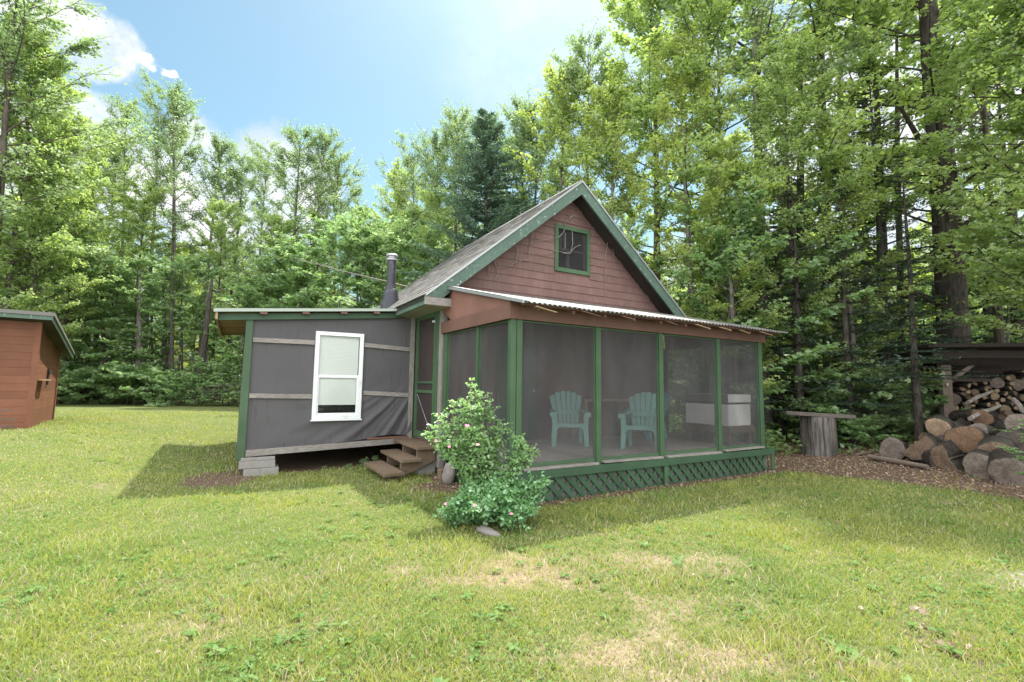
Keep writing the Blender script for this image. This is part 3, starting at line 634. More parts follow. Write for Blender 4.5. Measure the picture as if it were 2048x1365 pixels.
# sagging folds at the lower right, radiating from the corner board
cu0, cz0 = .25, 2.1
ang = np.arctan2(cz0-ZZ, cu0-UU); rad = np.hypot(cu0-UU, cz0-ZZ)
amp = sm(UU, -3.0, -.9)*(1-sm(ZZ, .8, 1.6))
fold = (np.sin(ang*26+rad*2.2+2.5*fbm(UU*1.2, ZZ*1.2, 4))**3*.6+np.sin(ang*47+rad*3+1)*.3)*.036*amp
low = (1-sm(ZZ, .4, 1.0))*(np.sin((ZZ*9+UU*1.6)+3*fbm(UU, ZZ, 2))*.010)
small = (fbm(UU*3, ZZ*2.2, 14)-.5)*.016
patch = sm(UU, -1.02, -1.0)*.006
VV = AV-.012-fold-low*sm(UU, -3.1, -2.6)-small-patch-.03*amp
ii = (np.arange(nz-1)[:, None]*nu+np.arange(nu-1)[None]).ravel()
uc_, zc_ = UU.ravel()[ii]+.01, ZZ.ravel()[ii]+.01
ii = ii[~((uc_ > -2.0) & (uc_ < -1.16) & (zc_ > .87) & (zc_ < 2.5))]
npmesh('cloth_wall', np.stack([UU, VV, ZZ], -1).reshape(-1, 3), [np.stack([ii, ii+1, ii+nu+1, ii+nu], 1)], 'weave_cloth', addn, smooth=True)
LV1 = 7.7
m = MB(); m.prism([(-3.2, AV+.07, .3), (-.06, AV+.07, .42), (-.06, AV+.07, lz(-.06)-.1), (-3.2, AV+.07, lz(-3.2)-.1)], (0, .05, 0)); m.box(-3.2, -3.15, AV+.12, LV1, .25, lz(-3.2)-.1); m.box(-3.2, 0, LV1, LV1+.05, .25, lz(-3.2)-.1)
m.build('wall', 'dark_wood', addn)
m = MB(); m.prism([(-3.2, AV+.02, .2), (-.03, AV+.02, .30), (-.03, AV+.02, .39), (-3.2, AV+.02, .29)], (0, LV1-AV, 0)); m.build('floor_frame', 'dark_wood', addn)
MB().bar((-3.1, AV-.03, .255), (-.10, AV-.03, .36), (0, .05, 0), (0, 0, .115)).build('sill_board', 'grey_wood_h', addn, bevel=.005)
MB().bar((-.98, AV-.062, .425), (-.12, AV-.062, .435), (0, .012, 0), (0, 0, .035)).build('rotten_board', 'brown_plywood', addn)
MB().prism([(-3.245, AV-.055, .15), (-3.11, AV-.055, .15), (-3.11, AV-.055, lz(-3.1)-.16), (-3.225, AV-.055, lz(-3.1)-.16)], (0, .09, 0)).build('corner_post', 'green_paint_v', addn, bevel=.004)
MB().box(-.14, -.045, AV-.06, AV-.03, .40, 3.03).build('corner_board', 'grey_wood_v', addn, bevel=.004)
for (a, za, b, zb2) in ((-3.1, 2.30, -2.045, 2.31), (-3.1, 1.285, -2.045, 1.27), (-1.10, 2.315, -.145, 2.27), (-1.085, 1.345, -.145, 1.30)):
    MB().bar((a, AV-.045, za), (b, AV-.045, zb2), (0, .02, 0), (0, 0, .085)).build('batten', 'grey_wood_h', addn, bevel=.003)
# window with blind
wn = MB(); a0, a1, z0, z1 = -2.035, -1.12, .83, 2.535; fw = .075; wv0, wv1 = AV-.075, AV-.0
for b in ((a0, a0+fw, z0, z1), (a1-fw, a1, z0, z1), (a0+fw, a1-fw, z0, z0+fw), (a0+fw, a1-fw, z1-fw, z1)): wn.box(b[0], b[1], wv0, wv1, b[2], b[3])
wn.box(a0-.02, a1+.02, wv0-.02, wv0+.01, z0-.03, z0-.001)
wn = wn.build('window', 'vinyl', addn, bevel=.006)
zm = 1.665
m = MB()
for b in ((a0+fw, a1-fw, zm-.03, zm+.03), (a0+fw, a0+fw+.03, z0+fw, zm-.03), (a1-fw-.03, a1-fw, z0+fw, zm-.03), (a0+fw+.03, a1-fw-.03, z0+fw, z0+fw+.045)): m.box(b[0], b[1], AV-.05, AV-.025, b[2], b[3])
m.build('sash', 'vinyl', wn, bevel=.004)
m = MB(); m.box(a0+fw, a1-fw, AV-.018, AV-.015, z0+fw, z1-fw); m.build('pane', 'window_glass', wn)
m = MB(); zz = z0+fw+.20
while zz < z1-fw: m.prism([(a0+fw+.01, AV-.003, zz), (a0+fw+.01, AV+.008, zz+.024), (a0+fw+.01, AV+.008, zz+.026), (a0+fw+.01, AV-.003, zz+.003)], (a1-a0-2*fw-.02, 0, 0)); zz += .026
m.build('blind', 'blind', wn)
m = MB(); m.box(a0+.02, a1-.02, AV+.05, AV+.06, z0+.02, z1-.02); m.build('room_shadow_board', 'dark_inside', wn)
# addition roof
m = MB(); RV0 = AV-.22
m.prism([(-3.70, RV0, lz(-3.70)-.03), (-.40, RV0, lz(-.40)-.03), (-.40, RV0, lz(-.40)), (-3.70, RV0, lz(-3.70))], (0, LV1+.3-RV0, 0)); lroof = m.build('roof', 'raw_wood', addn)
m = MB(); m.prism([(-3.73, RV0-.02, lz(-3.73)+.012), (-.42, RV0-.02, lz(-.42)+.012), (-.42, RV0-.02, lz(-.42)-.040), (-3.73, RV0-.02, lz(-3.73)-.045)], (0, .016, 0)); m.build('drip_edge', 'drip_edge', lroof)
m = MB(); m.prism([(-3.73, RV0-.02, lz(-3.73)+.013), (-.42, RV0-.02, lz(-.42)+.013), (-.42, RV0-.02, lz(-.42)+.017), (-3.73, RV0-.02, lz(-3.73)+.017)], (0, LV1-RV0+.3, 0)); m.build('roof_felt', 'asphalt_shingle', lroof)
m = MB(); m.prism([(-3.66, AV-.10, lz(-3.66)-.062), (-.30, AV-.10, lz(-.3)-.062), (-.30, AV-.10, lz(-.30)-.17), (-3.66, AV-.10, lz(-3.66)-.18)], (0, .05, 0)); m.build('fascia', 'green_paint_h', lroof)
for u in (-3.02, -2.31, -1.62, -.98, -.52): MB().box(u, u+.12, RV0+.0, AV-.05, lz(u)-.085, lz(u)-.034).build('purlin', 'brown_paint', lroof)
m = MB()
for k in range(9): v = AV+.15+k*.42; m.prism([(-3.66, v, lz(-3.66)-.034), (-3.2, v, lz(-3.2)-.034), (-3.2, v, lz(-3.2)-.15), (-3.66, v, lz(-3.66)-.15)], (0, .05, 0))
m.build('rafter_tails', 'raw_wood', lroof)
MB().box(-3.70, -3.665, RV0+.02, LV1+.3, lz(-3.7)-.17, lz(-3.7)-.034).build('fascia', 'raw_wood', lroof)

# ---- steps (stand against the door)
stp = empty('wooden_steps', (CX, CY, 0), YAW, 'three weathered wooden steps with open risers leading up to the screen door', 'steps')
for k, (zt, u0, u1, va, vb) in enumerate(((.03, -1.10, -.74, 2.24, 3.66), (.205, -.73, -.355, 2.45, 3.90), (.405, -.44, -.04, 2.50, 4.0))):
    MB().prism([(u0, va, zt-.055), (u1, va+.03, zt-.055), (u1, vb, zt-.055), (u0, vb-.03, zt-.055)], (0, 0, .055)).build('tread', 'step_wood', stp, bevel=.006)
for v in (2.62, 3.45):
    m = MB(); m.prism([(-1.0, v, -.14), (-.72, v, -.14), (-.05, v, .13), (-.05, v, .345), (-.40, v, .345), (-.40, v, .146), (-.70, v, .146), (-.70, v, -.028), (-1.0, v, -.028)], (0, .05, 0)); m.build('stringer', 'step_wood', stp, bevel=.004)
# ---- blocks under the addition
def block(name, u0, u1, z0, z1, v0, v1, label, m_='concrete', cat='concrete block', grp='concrete blocks under the addition', parts=None):
    x, y = to_world((u0+u1)/2, (v0+v1)/2); o = MB()
    o.box(-(u1-u0)/2, (u1-u0)/2, -(v1-v0)/2, (v1-v0)/2, 0, z1-z0); o = o.build(name, m_, None, bevel=.008); o.location = (x, y, z0); o.rotation_euler = (0, 0, YAW+random.uniform(-.04, .04)); return tag(o, label, cat, grp)
block('concrete_block', -3.165, -2.62, .125, .185, 3.98, 4.4, 'thin grey paver right under the corner post, topmost of the stack')
block('concrete_block', -3.19, -2.61, -.005, .122, 3.96, 4.42, 'long grey concrete block in the middle of the stack under the corner post')
block('concrete_block', -3.115, -2.845, -.22, -.012, 3.95, 4.35, 'short layered block at the bottom left of the stack under the corner post')
block('concrete_block', -2.835, -2.55, -.22, -.008, 3.93, 4.35, 'square grey block at the bottom right of the stack under the corner post')
block('concrete_block', -.32, .0, -.16, .12, 2.72, 3.05, 'grey concrete block behind the stair stringer under the door', grp='masonry beside the steps')
block('brick_stub', -.17, -.03, -.12, .06, 2.02, 2.2, 'small stub of stacked brown brick in the dead leaves beside the steps', 'step_wood', 'brick', 'masonry beside the steps')
def rock(name, x, y, z, s, seed, label, rz=0):
    r = np.random.default_rng(seed); bm_v = []; n1, n2 = 9, 14; V = []
    for i in range(n1+1):
        th = math.pi*i/n1
        for k in range(n2):
            a = 2*math.pi*k/n2; V.append((math.sin(th)*math.cos(a), math.sin(th)*math.sin(a), math.cos(th)))
    V = np.array(V); rr = 1+.35*(fbm(V[:, 0]*1.5+seed+V[:, 2], V[:, 1]*1.5+V[:, 2]*2, seed)-.5)*2; V = V*rr[:, None]*np.array(s)
    ii = np.array([[i*n2+k, i*n2+(k+1) % n2, (i+1)*n2+(k+1) % n2, (i+1)*n2+k] for i in range(n1) for k in range(n2)])
    o = npmesh(name, V, [ii[:, ::-1]], 'stone'); o.location = (x, y, z); o.rotation_euler = (.2, .1, rz); return tag(o, label, 'stone')
x, y = to_world(-.13, 1.78); rock('stone', x, y, .02, (.10, .2, .19), 4, 'pale grey stone leaning on the lattice beside the steps', YAW)
rock('stone', -.24, 5.42, -.085, (.16, .06, .045), 8, 'flat brown stone lying at the foot of the rose bush', -.5)
# ---- porch furniture
def cl2w(u, v, z=0): x, y = to_world(u, v); return (x, y, z)
def chair(m_):
    root = empty('garden_chair')
    # local: x across, -y to the front, seat front edge at y=-.3
    m = MB(); r = .60
    for k in range(6):
        y0 = -.32+k*.105; z0 = .42-.025*k*.9; m.prism([(-.25, y0, z0-.02), (.25, y0, z0-.02), (.25, y0+.095, z0-.04), (-.25, y0+.095, z0-.04)], (0, 0, .022))
    m.prism([(-.27, -.35, .40), (.27, -.35, .40), (.27, -.35, .425), (-.27, -.35, .425)], (0, .05, 0))
    m.build('seat', m_, root)
    m = MB()                                        # fan of slats
    tops = (.945, .995, 1.02, 1.02, .995, .945)
    for k in range(6):
        s = (k-2.5)/2.5; x0 = s*.185; x1 = s*.275; t0 = .40; zt = tops[k]; wB, wT = .030, .0495
        yb, yt = .20, .46
        m.prism([(x0-wB, yb, .33), (x0+wB, yb, .33), (x1+wT, yt-.02, zt-.03-(.03 if s > 0 else 0)*abs(s)), (x1+wT*.8, yt, zt-(.022*s if s > 0 else 0)), (x1-wT*.8, yt, zt+(.022*s if s < 0 else 0)), (x1-wT, yt-.02, zt-.03-(.03 if s < 0 else 0)*abs(s))], (0, .022, .006))
    m.prism([(-.23, .255, .56), (.23, .255, .56), (.24, .275, .63), (-.24, .275, .63)], (0, .024, 0)); m.prism([(-.2, .20, .33), (.2, .20, .33), (.21, .22, .39), (-.21, .22, .39)], (0, .026, 0))
    m.build('backrest', m_, root)
    for s in (-1, 1):
        m = MB(); poly = [(s*.27, -.36, .60), (s*.38, -.36, .60), (s*.385, -.25, .605), (s*.34, .10, .625), (s*.29, .30, .635), (s*.25, .30, .635), (s*.27, .0, .62)]
        m.prism(poly if s > 0 else poly[::-1], (0, 0, .03)); m.prism([(s*.27, -.37, .55), (s*.38, -.37, .55), (s*.38, -.37, .60), (s*.27, -.37, .60)], (0, .03, 0)); m.build('armrest', m_, root)
        m = MB(); a = [(s*.26, -.33, .60), (s*.35, -.33, .60), (s*.335, -.34, .40), (s*.345, -.35, 0), (s*.27, -.35, 0), (s*.245, -.34, .30)]
        m.prism(a if s > 0 else a[::-1], (0, .06, 0)); m.build('leg', m_, root)
        m = MB(); m.prism([(s*.24, .22, 0), (s*.31, .22, 0), (s*.29, .14, .38), (s*.23, .14, .38)], (0, .07, 0)); m.build('leg', m_, root)
    m = MB(); m.prism([(-.25, -.345, .30), (-.20, -.345, .355), (.20, -.345, .355), (.25, -.345, .30), (.26, -.345, .40), (-.26, -.345, .40)], (0, .025, 0)); m.build('apron', m_, root)
    return root
ch = chair('chair_plastic'); CG = 'plastic armchairs on the porch'
ch.location = cl2w(2.27, 1.62, FL); ch.rotation_euler = (0, 0, YAW-.53); tag(ch, 'pale green plastic slatted armchair behind the first wide screen panel', 'chair', CG)
c2 = copy_tree(ch, 'pale green plastic armchair angled beside the middle porch post, partly behind it'); c2.location = cl2w(3.24, .62, FL); c2.rotation_euler = (0, 0, YAW-.95)
c3 = copy_tree(ch, 'shadowed plastic armchair standing between the middle post and the white chest'); c3.location = cl2w(4.55, 1.75, FL); c3.rotation_euler = (0, 0, YAW-1.5)
for q in c3.children:
    q.data = q.data.copy(); q.data.materials[0] = MATS['chair_plastic_blue']
# white chest on a wooden stand
x, y, _ = cl2w(5.42, .62); bx = empty('storage_chest', (x, y, FL), YAW, 'white lidded chest on a low wooden stand in the porch corner', 'chest')
MB().box(-.36, .36, -.5, .52, .38, .80).build('body', 'white_board', bx, bevel=.006)
MB().box(-.37, -.358, -.5, .52, .84, 1.0).build('lid_side', 'grey_board', bx); MB().box(-.355, .355, -.49, .51, .80, .84).build('hinge_gap', 'dark_wood', bx)
MB().box(-.357, .37, -.51, .53, .841, 1.0).build('lid', 'white_board', bx, bevel=.006)
MB().box(-.40, .40, -.55, .57, .24, .38).build('stand_rail', 'step_wood', bx, bevel=.004)
for a in (-.33, .33):
    for b in (-.46, .48): MB().box(a-.04, a+.04, b-.04, b+.04, .0, .24).build('leg', 'step_wood', bx)
# table against the wall
x, y, _ = cl2w(3.7, 2.22); tb = empty('porch_table', (x, y, FL), YAW, 'narrow brown wooden table against the wall behind the armchairs', 'table')
MB().box(-.75, .75, -.25, .25, .80, .86).build('tabletop', 'raw_wood', tb)
for a in (-.68, .68):
    for b in (-.2, .2): MB().box(a-.035, a+.035, b-.035, b+.035, 0, .80).build('leg', 'raw_wood', tb)
# ---- dry vines on the gable
VINES = [('dry brown vine trailing from above the attic window down across its left side', [[(3.107, 5.432), (2.865, 5.215), (2.847, 5.028), (2.666, 4.799), (2.469, 4.765), (2.26, 4.684), (2.054, 4.649)], [(2.95, 5.33), (3.07, 5.40), (3.17, 5.44)]]),
 ('thin dry vine hooking across the attic window pane', [[(3.071, 5.038), (3.09, 4.857), (3.035, 4.602), (2.942, 4.497), (2.614, 4.52), (2.367, 4.407), (2.091, 4.393)], [(3.318, 4.772), (3.147, 4.682), (3.016, 4.523), (2.795, 4.489)]]),
 ('dry vine branching along the shingles left of the attic window', [[(1.967, 4.809), (1.97, 4.62), (1.906, 4.378), (1.908, 4.206), (1.597, 4.117), (1.408, 3.978), (1.267, 3.944), (1.033, 4.103)], [(1.526, 4.559), (1.609, 4.403), (1.612, 4.233), (1.582, 4.059)]]),
 ('short curled vine low on the left end of the gable', [[(1.048, 4.092), (1.159, 3.915), (1.147, 3.776), (1.087, 3.673)], [(.96, 3.942), (.95, 3.75)]]),
 ('long pale vine hanging straight down right of the attic window', [[(3.913, 5.255), (4.139, 5.199), (4.138, 4.972), (4.053, 4.67), (4.072, 4.289), (4.049, 3.717)], [(4.138, 4.972), (4.283, 4.867), (4.324, 4.679)]])]
for lb, runs in VINES:
    m = MB(); r_ = random.Random(len(lb))
    for run in runs:
        pts = []
        for (a, b) in zip(run[:-1], run[1:]):
            for t in (0, .33, .66): pts.append((a[0]+(b[0]-a[0])*t+r_.uniform(-.015, .015), GW-.055-r_.random()*.02, a[1]+(b[1]-a[1])*t+r_.uniform(-.015, .015)))
        pts.append((run[-1][0], GW-.055, run[-1][1])); m.tube(pts, [.0095-.005*i/len(pts) for i in range(len(pts))], 5)
    o = m.build('dry_vine', 'dead_wood'); o.location = (CX, CY, 0); o.rotation_euler = (0, 0, YAW); tag(o, lb, 'vine', 'dry vines on the gable')

# ------------------------------------------------------------------ shed
SZ = .36
sx, sy2 = -10.82, 10.75; srz = math.radians(-143.1+180)   # front runs toward (-.8,-.6)
shed = empty('shed', (sx, sy2, SZ), 0, 'small brown board shed with green edged slanting roof at the left', 'shed')
FA = Vector((-.8, -.6, 0)); FB = Vector((-.6, .8, 0)); NZ = Vector((0, 0, 1))   # FA along the front, FB to the back
SW, SD, SH, SHb = 3.0, 2.9, 2.5, 1.95
def sp(a, b, z): return FA*a+FB*b+NZ*z
m = MB()
nb = 14
for k in range(nb):
    z0 = .02+k*(SH-.06)/nb; z1 = z0+(SH-.06)/nb-.004; m.prism([sp(0.02, .0, z0), sp(SW, .0, z0), sp(SW, -.018, z0), sp(.02, -.018, z0)], NZ*(z1-z0))
m.prism([sp(.02, .002, 0), sp(SW, .002, 0), sp(SW, .002, SH), sp(.02, .002, SH)], FB*.06)
m.prism([sp(SW, 0, 0), sp(SW, SD, 0), sp(SW, SD, SHb), sp(SW, 0, SH)], FA*.06); m.prism([sp(.02, SD, 0), sp(SW, SD, 0), sp(SW, SD, SHb), sp(.02, SD, SHb)], FB*.06)
m.build('wall', 'shed_paint', shed)
m = MB()
for k in range(11):
    z0 = .02+k*.215; a = z0
    zt = min(z0+.211, SH-.02)
    b1 = SD if zt < SHb else SD*(SH-zt)/(SH-SHb)
    m.prism([sp(-.0, .0, z0), sp(-.0, b1, z0), sp(.018, b1, z0), sp(.018, .0, z0)], NZ*(zt-z0))
m.prism([sp(.02, .06, 0), sp(.02, SD, 0), sp(.02, SD, SHb), sp(.02, .06, SH)], FA*.05); m.build('wall', 'shed_paint', shed)
MB().prism([sp(-.022, -.04, 0), sp(.09, -.04, 0), sp(.09, -.02, 0), sp(-.002, -.02, 0), sp(-.002, .08, 0), sp(-.022, .08, 0)], NZ*(SH-.03)).build('corner_trim', 'shed_paint', shed)
MB().prism([sp(-.025, SD-.1, 0), sp(-.003, SD-.1, 0), sp(-.003, SD, 0), sp(-.025, SD, 0)], NZ*SHb).build('corner_trim', 'shed_paint', shed)
def shz(b): return SH-.05-(SH-SHb)/SD*b
m = MB(); b0, b1 = -.42, SD+.45; m.prism([sp(-.22, b0, shz(b0)), sp(-.22, b1, shz(b1)), sp(-.22, b1, shz(b1)+.05), sp(-.22, b0, shz(b0)+.05)], FA*(SW+.8)); sroof = m.build('roof', 'dark_wood', shed)
m = MB(); m.prism([sp(-.27, b0-.05, shz(b0)+.052), sp(-.27, b1, shz(b1)+.052), sp(-.27, b1, shz(b1)+.10), sp(-.27, b0-.05, shz(b0)+.13)], FA*(SW+1.1)); m.build('roof_felt', 'asphalt_shingle', sroof)
MB().prism([sp(-.24, b0-.022, shz(b0)-.04), sp(SW+.4, b0-.022, shz(b0)-.04), sp(SW+.4, b0-.022, shz(b0)+.05), sp(-.24, b0-.022, shz(b0)+.05)], FB*.02).build('fascia', 'green_rake', sroof)
MB().prism([sp(-.245, b0, shz(b0)-.06), sp(-.245, b1, shz(b1)-.06), sp(-.245, b1, shz(b1)+.05), sp(-.245, b0, shz(b0)+.05)], FA*.022).build('fascia', 'green_rake', sroof)
m = MB(); m.prism([sp(-.16, .10, 1.13), sp(-.16, .85, 1.13), sp(-.003, .85, 1.13), sp(-.003, .10, 1.13)], NZ*.03); m.build('side_shelf', 'raw_wood', shed)
m = MB(); m.prism([sp(-.035, 1.35, 1.02), sp(-.035, 1.45, 1.02), sp(-.035, 1.45, 1.42), sp(-.035, 1.35, 1.42)], FA*.03); m.prism([sp(-.05, 1.35, 1.28), sp(-.05, 1.7, 1.28), sp(-.05, 1.7, 1.36), sp(-.05, 1.35, 1.36)], FA*.02); m.build('latch', 'dark_wood', shed)
for k in range(9):                                   # bare, worn paint at the foot of the front wall
    z0 = random.uniform(.03, .55); a = random.uniform(.15, 1.0); l_ = random.uniform(.2, 1.0)*(1 if z0 < .3 else .4)
    MB().prism([sp(a, -.0195, z0), sp(a+l_, -.0195, z0+.005), sp(a+l_*.95, -.0195, z0+.025), sp(a+l_*.1, -.0195, z0+.03)], FB*(-.002)).build('bare_patch', 'plank_grey', shed)

# ------------------------------------------------------------------ woodshed, log table, logs
WX, WY, WZ = 12.0, 13.0, .12
wsd = empty('woodshed', (WX, WY, WZ), -.14, 'dark open wood shelter on posts sheltering the firewood at the right', 'woodshed')
MB().box(-.12, .12, 0, .16, 0, 2.25).build('post', 'pole_wood', wsd); MB().box(3.4, 3.6, 0, .16, 0, 2.3).build('post', 'pole_wood', wsd)
MB().box(-.1, .08, 2.2, 2.36, 0, 2.2).build('post', 'dark_wood', wsd)
MB().box(-.15, 4.2, -.03, .05-.08, 2.14, 2.52).build('beam', 'dark_wood', wsd)
MB().box(-.35, 4.2, -.065, -.035, 2.34, 2.55).build('beam', 'dark_wood', wsd)
m = MB(); m.prism([(-.7, -.45, 2.60), (4.4, -.45, 2.66), (4.4, 2.7, 2.40), (-.7, 2.7, 2.40)], (0, 0, .10)); m.build('roof', 'dark_wood', wsd)
MB().bar((-.05, .08, 1.55), (.75, .08, 2.2), (0, .06, 0), (.08, 0, -.06)).build('brace', 'pole_wood', wsd)
MB().box(.0, 4.0, 2.25, 2.3, .1, 2.3).build('back_wall', 'dark_wood', wsd)
MB().box(.05, 1.1, .03, .08, 1.70, 1.78).build('rail', 'dark_wood', wsd)
MB().tube([(-.02, -.012, 1.60), (.0, -.03, 1.60)], [.045, .045], 8).build('insulator', 'vinyl', wsd)
def logmesh(seed, r, L, endm, split=None, seg=26):
    rg = random.Random(seed); ph = [rg.uniform(0, 6.28) for _ in range(4)]
    def rad(a, y):
        q = r*(1+.07*math.sin(2*a+ph[0])+.05*math.sin(3*a+ph[1]+y)+.025*math.sin(7*a+ph[2])+.015*math.sin(13*a+ph[3]+3*y))
        if split is not None:
            c = math.cos(a-split)
            if c > .05: q = min(q, r*(.18+.06*math.sin(5*a+4*y))/c)
        return q
    m = MB(); ys = [-L/2, -L/2+.01, -L/4, 0, L/4, L/2-.01, L/2]
    for j, yy in enumerate(ys):
        for k in range(seg):
            a = 2*math.pi*k/seg; q = rad(a, yy)*(.95 if j in (0, 6) else 1); m.v.append(Vector((q*math.cos(a), yy, q*math.sin(a))))
    for j in range(len(ys)-1):
        for k in range(seg): m.f.append([j*seg+k, j*seg+(k+1) % seg, (j+1)*seg+(k+1) % seg, (j+1)*seg+k]); m.m.append(0)
    for e, j in ((0, 0), (1, 6)):                    # end: rings of faces, slightly uneven
        c = len(m.v); yy = ys[j]
        for fr_ in (.62, .3):
            for k in range(seg):
                a = 2*math.pi*k/seg; q = rad(a, yy)*.95*fr_; m.v.append(Vector((q*math.cos(a), yy+(-1 if e == 0 else 1)*rg.uniform(-.004, .008), q*math.sin(a))))
        m.v.append(Vector((0, yy, 0))); ce = len(m.v)-1; rings = [j*seg, c, c+seg]
        for a, b in zip(rings[:-1], rings[1:]):
            for k in range(seg):
                f = [a+k, a+(k+1) % seg, b+(k+1) % seg, b+k]; m.f.append(f[::-1] if e == 0 else f); m.m.append(1)
        for k in range(seg): f = [c+seg+k, c+seg+(k+1) % seg, ce]; m.f.append(f[::-1] if e == 0 else f); m.m.append(1)
    o = m.build('log', ['bark_log', endm], None, True); return o
# big rounds in front: (px, py centre, depth, radius, end, turn, label)
BIG = [(1790, 902, 11.0, .27, 'log_end_grey', .45, 'grey weathered log round at the left end of the front row'),
 (1842, 892, 10.3, .33, 'log_end_brown', .7, 'large split log with torn orange wood beside the leftmost round'),
 (1908, 914, 9.6, .30, 'log_end_brown', .85, 'leaning log with ragged torn bark in the front row'),
 (1965, 932, 9.0, .27, 'log_end_grey', .5, 'grey log round with brown rim in the front row, third from the right frame edge'),
 (2022, 938, 8.4, .30, 'log_end_grey', .35, 'rightmost grey log round of the front row'),
 (1936, 882, 10.1, .31, 'log_end_orange', .42, 'big orange faced log round on top of the front row'),
 (1992, 903, 9.3, .27, 'log_end_brown', .5, 'brown faced log round resting between two front row rounds, right of the orange one'),
 (1880, 853, 11.2, .24, 'log_end_pale', .4, 'pale log round perched at the left foot of the woodshed post'),
 (1930, 853, 11.4, .19, 'log_end_grey', .6, 'small grey round just above the orange faced log'),
 (1964, 840, 11.6, .20, 'log_end_orange', .3, 'tan round with a dark hollow above the pile'),
 (2004, 870, 10.4, .21, 'log_end_dark', .8, 'grey round seen from its bark side above the brown faced log'),
 (1972, 868, 10.7, .20, 'log_end_grey', 1.1, 'grey barked log lying behind the orange faced round'),
 (1894, 888, 10.7, .17, 'log_end_dark', .2, 'dark hollow ended log tucked left of the orange faced round'),
 (1868, 880, 11.0, .17, 'log_end_orange', 1.0, 'broken reddish log behind the large split one'),
 (2030, 884, 9.5, .26, 'log_end_dark', .7, 'dark log at the right edge above the rightmost front round'),
 (2040, 850, 10.5, .23, 'log_end_grey', .5, 'dim log at the right edge on the upper pile')]
for k, (px, py, dp, r, em, tn, lb) in enumerate(BIG):
    o = logmesh(40+k, r*.97, .55+.25*random.random(), em, {1: 2.4, 2: .6, 8: 1.2, 10: 2.0, 13: .9}.get(k)); o.location = at(px, py, dp); o.rotation_euler = (random.uniform(-.2, .2), random.uniform(-.5, .5) if k in (1, 2, 8, 10, 13) else random.uniform(0, 6), -.72-tn*.45+.1*random.random()); tag(o, lb, 'log', 'log rounds heaped before the woodshed')
    o.rotation_mode = 'YXZ'
# hidden rounds that carry the upper ones
for k, (dx, dy, dz, r) in enumerate(((8.9, 10.1, .22, .28), (9.6, 10.3, .22, .29), (10.2, 10.2, .25, .28), (10.6, 10.9, .3, .28), (9.8, 11.0, .3, .28), (10.2, 10.8, .62, .24), (11.2, 11.0, .35, .28))):
    o = logmesh(70+k, r, .6, 'log_end_grey'); o.location = (dx, dy, dz-.1); o.rotation_euler = (0, random.uniform(0, 6), -.5+.4*random.random()); tag(o, 'shaded grey log lying low at the back of the heap before the woodshed', 'log', 'shaded logs at the back of the heap')
fw_protos = [logmesh(90, .07, .5, 'log_end_pale', 1.0, seg=18), logmesh(91, .10, .5, 'log_end_brown', seg=16), logmesh(92, .13, .5, 'log_end_pale', seg=18), logmesh(93, .085, .5, 'log_end_brown', 2.5, seg=18), logmesh(94, .16, .5, 'log_end_grey', seg=18), logmesh(95, .06, .5, 'log_end_pale', seg=12)]
radii = [.07, .10, .13, .085, .16, .06]; first = [True]*6; r_ = random.Random(21); placed = []
cw, sw = math.cos(-.14), math.sin(-.14)
for it in range(6000):
    k = r_.choice([0, 1, 2, 3, 3, 4, 5, 1, 0]); r = radii[k]; lx = r_.uniform(.16, 3.2); lzz = r_.uniform(.35, 1.95-.25*abs(lx-1.9))
    if any((lx-a)**2+(lzz-b)**2 < ((r+c)*.93)**2 for a, b, c in placed): continue
    placed.append((lx, lzz, r))
    if len(placed) > 130: break
    ly = r_.uniform(.28, .45); o = fw_protos[k] if first[k] else fw_protos[k].copy()
    if not first[k]: COL.objects.link(o)
    first[k] = False; o.location = (WX+lx*cw-ly*sw, WY+lx*sw+ly*cw, WZ+lzz); o.rotation_mode = 'YXZ'; o.rotation_euler = (r_.uniform(-.1, .1), r_.uniform(0, 6), -.14+r_.uniform(-.25, .25)); o.name = 'firewood_log'
    tag(o, 'short firewood log, cut end outward, stacked under the woodshed roof', 'firewood', 'firewood stacked in the woodshed')
for k in range(34):
    i_ = r_.choice([0, 1, 2, 3, 4, 2]); o = fw_protos[i_].copy(); COL.objects.link(o); o.name = 'split_log'; lx = r_.uniform(.1, 2.6); ly = -r_.uniform(.1, 1.5); t_ = -ly/1.5
    o.location = (WX+lx*cw-ly*sw, WY+lx*sw+ly*cw, WZ+r_.uniform(.1, .35)+.62*(1-abs(t_-.35))); o.rotation_mode = 'YXZ'; o.rotation_euler = (r_.uniform(-.35, .35), r_.uniform(0, 6), r_.uniform(-1.4, .5)); o.scale = (1.1,)*3
    tag(o, 'small split log tumbled between the big rounds and the stacked firewood', 'firewood', 'split logs tumbled before the woodshed')
for k, (a, b, lb) in enumerate((((1940, 838, 11.2), (2000, 812, 12.0), 'long crooked grey branch lying across the top of the log heap'), ((1935, 806, 12.6), (1985, 782, 12.9), 'grey stick poking out of the stacked firewood at its left end'),
                               ((2026, 798, 12.0), (2056, 835, 11.6), 'brown split stave leaning on the firewood at the right edge'))):
    p, q = at(*a), at(*b); o = MB().tube([p, p.lerp(q, .4)+Vector((0, 0, .03)), p.lerp(q, .7), q], [.05, .055, .045, .035], 8).build('fallen_branch', 'dead_wood', None, True); tag(o, lb, 'branch')
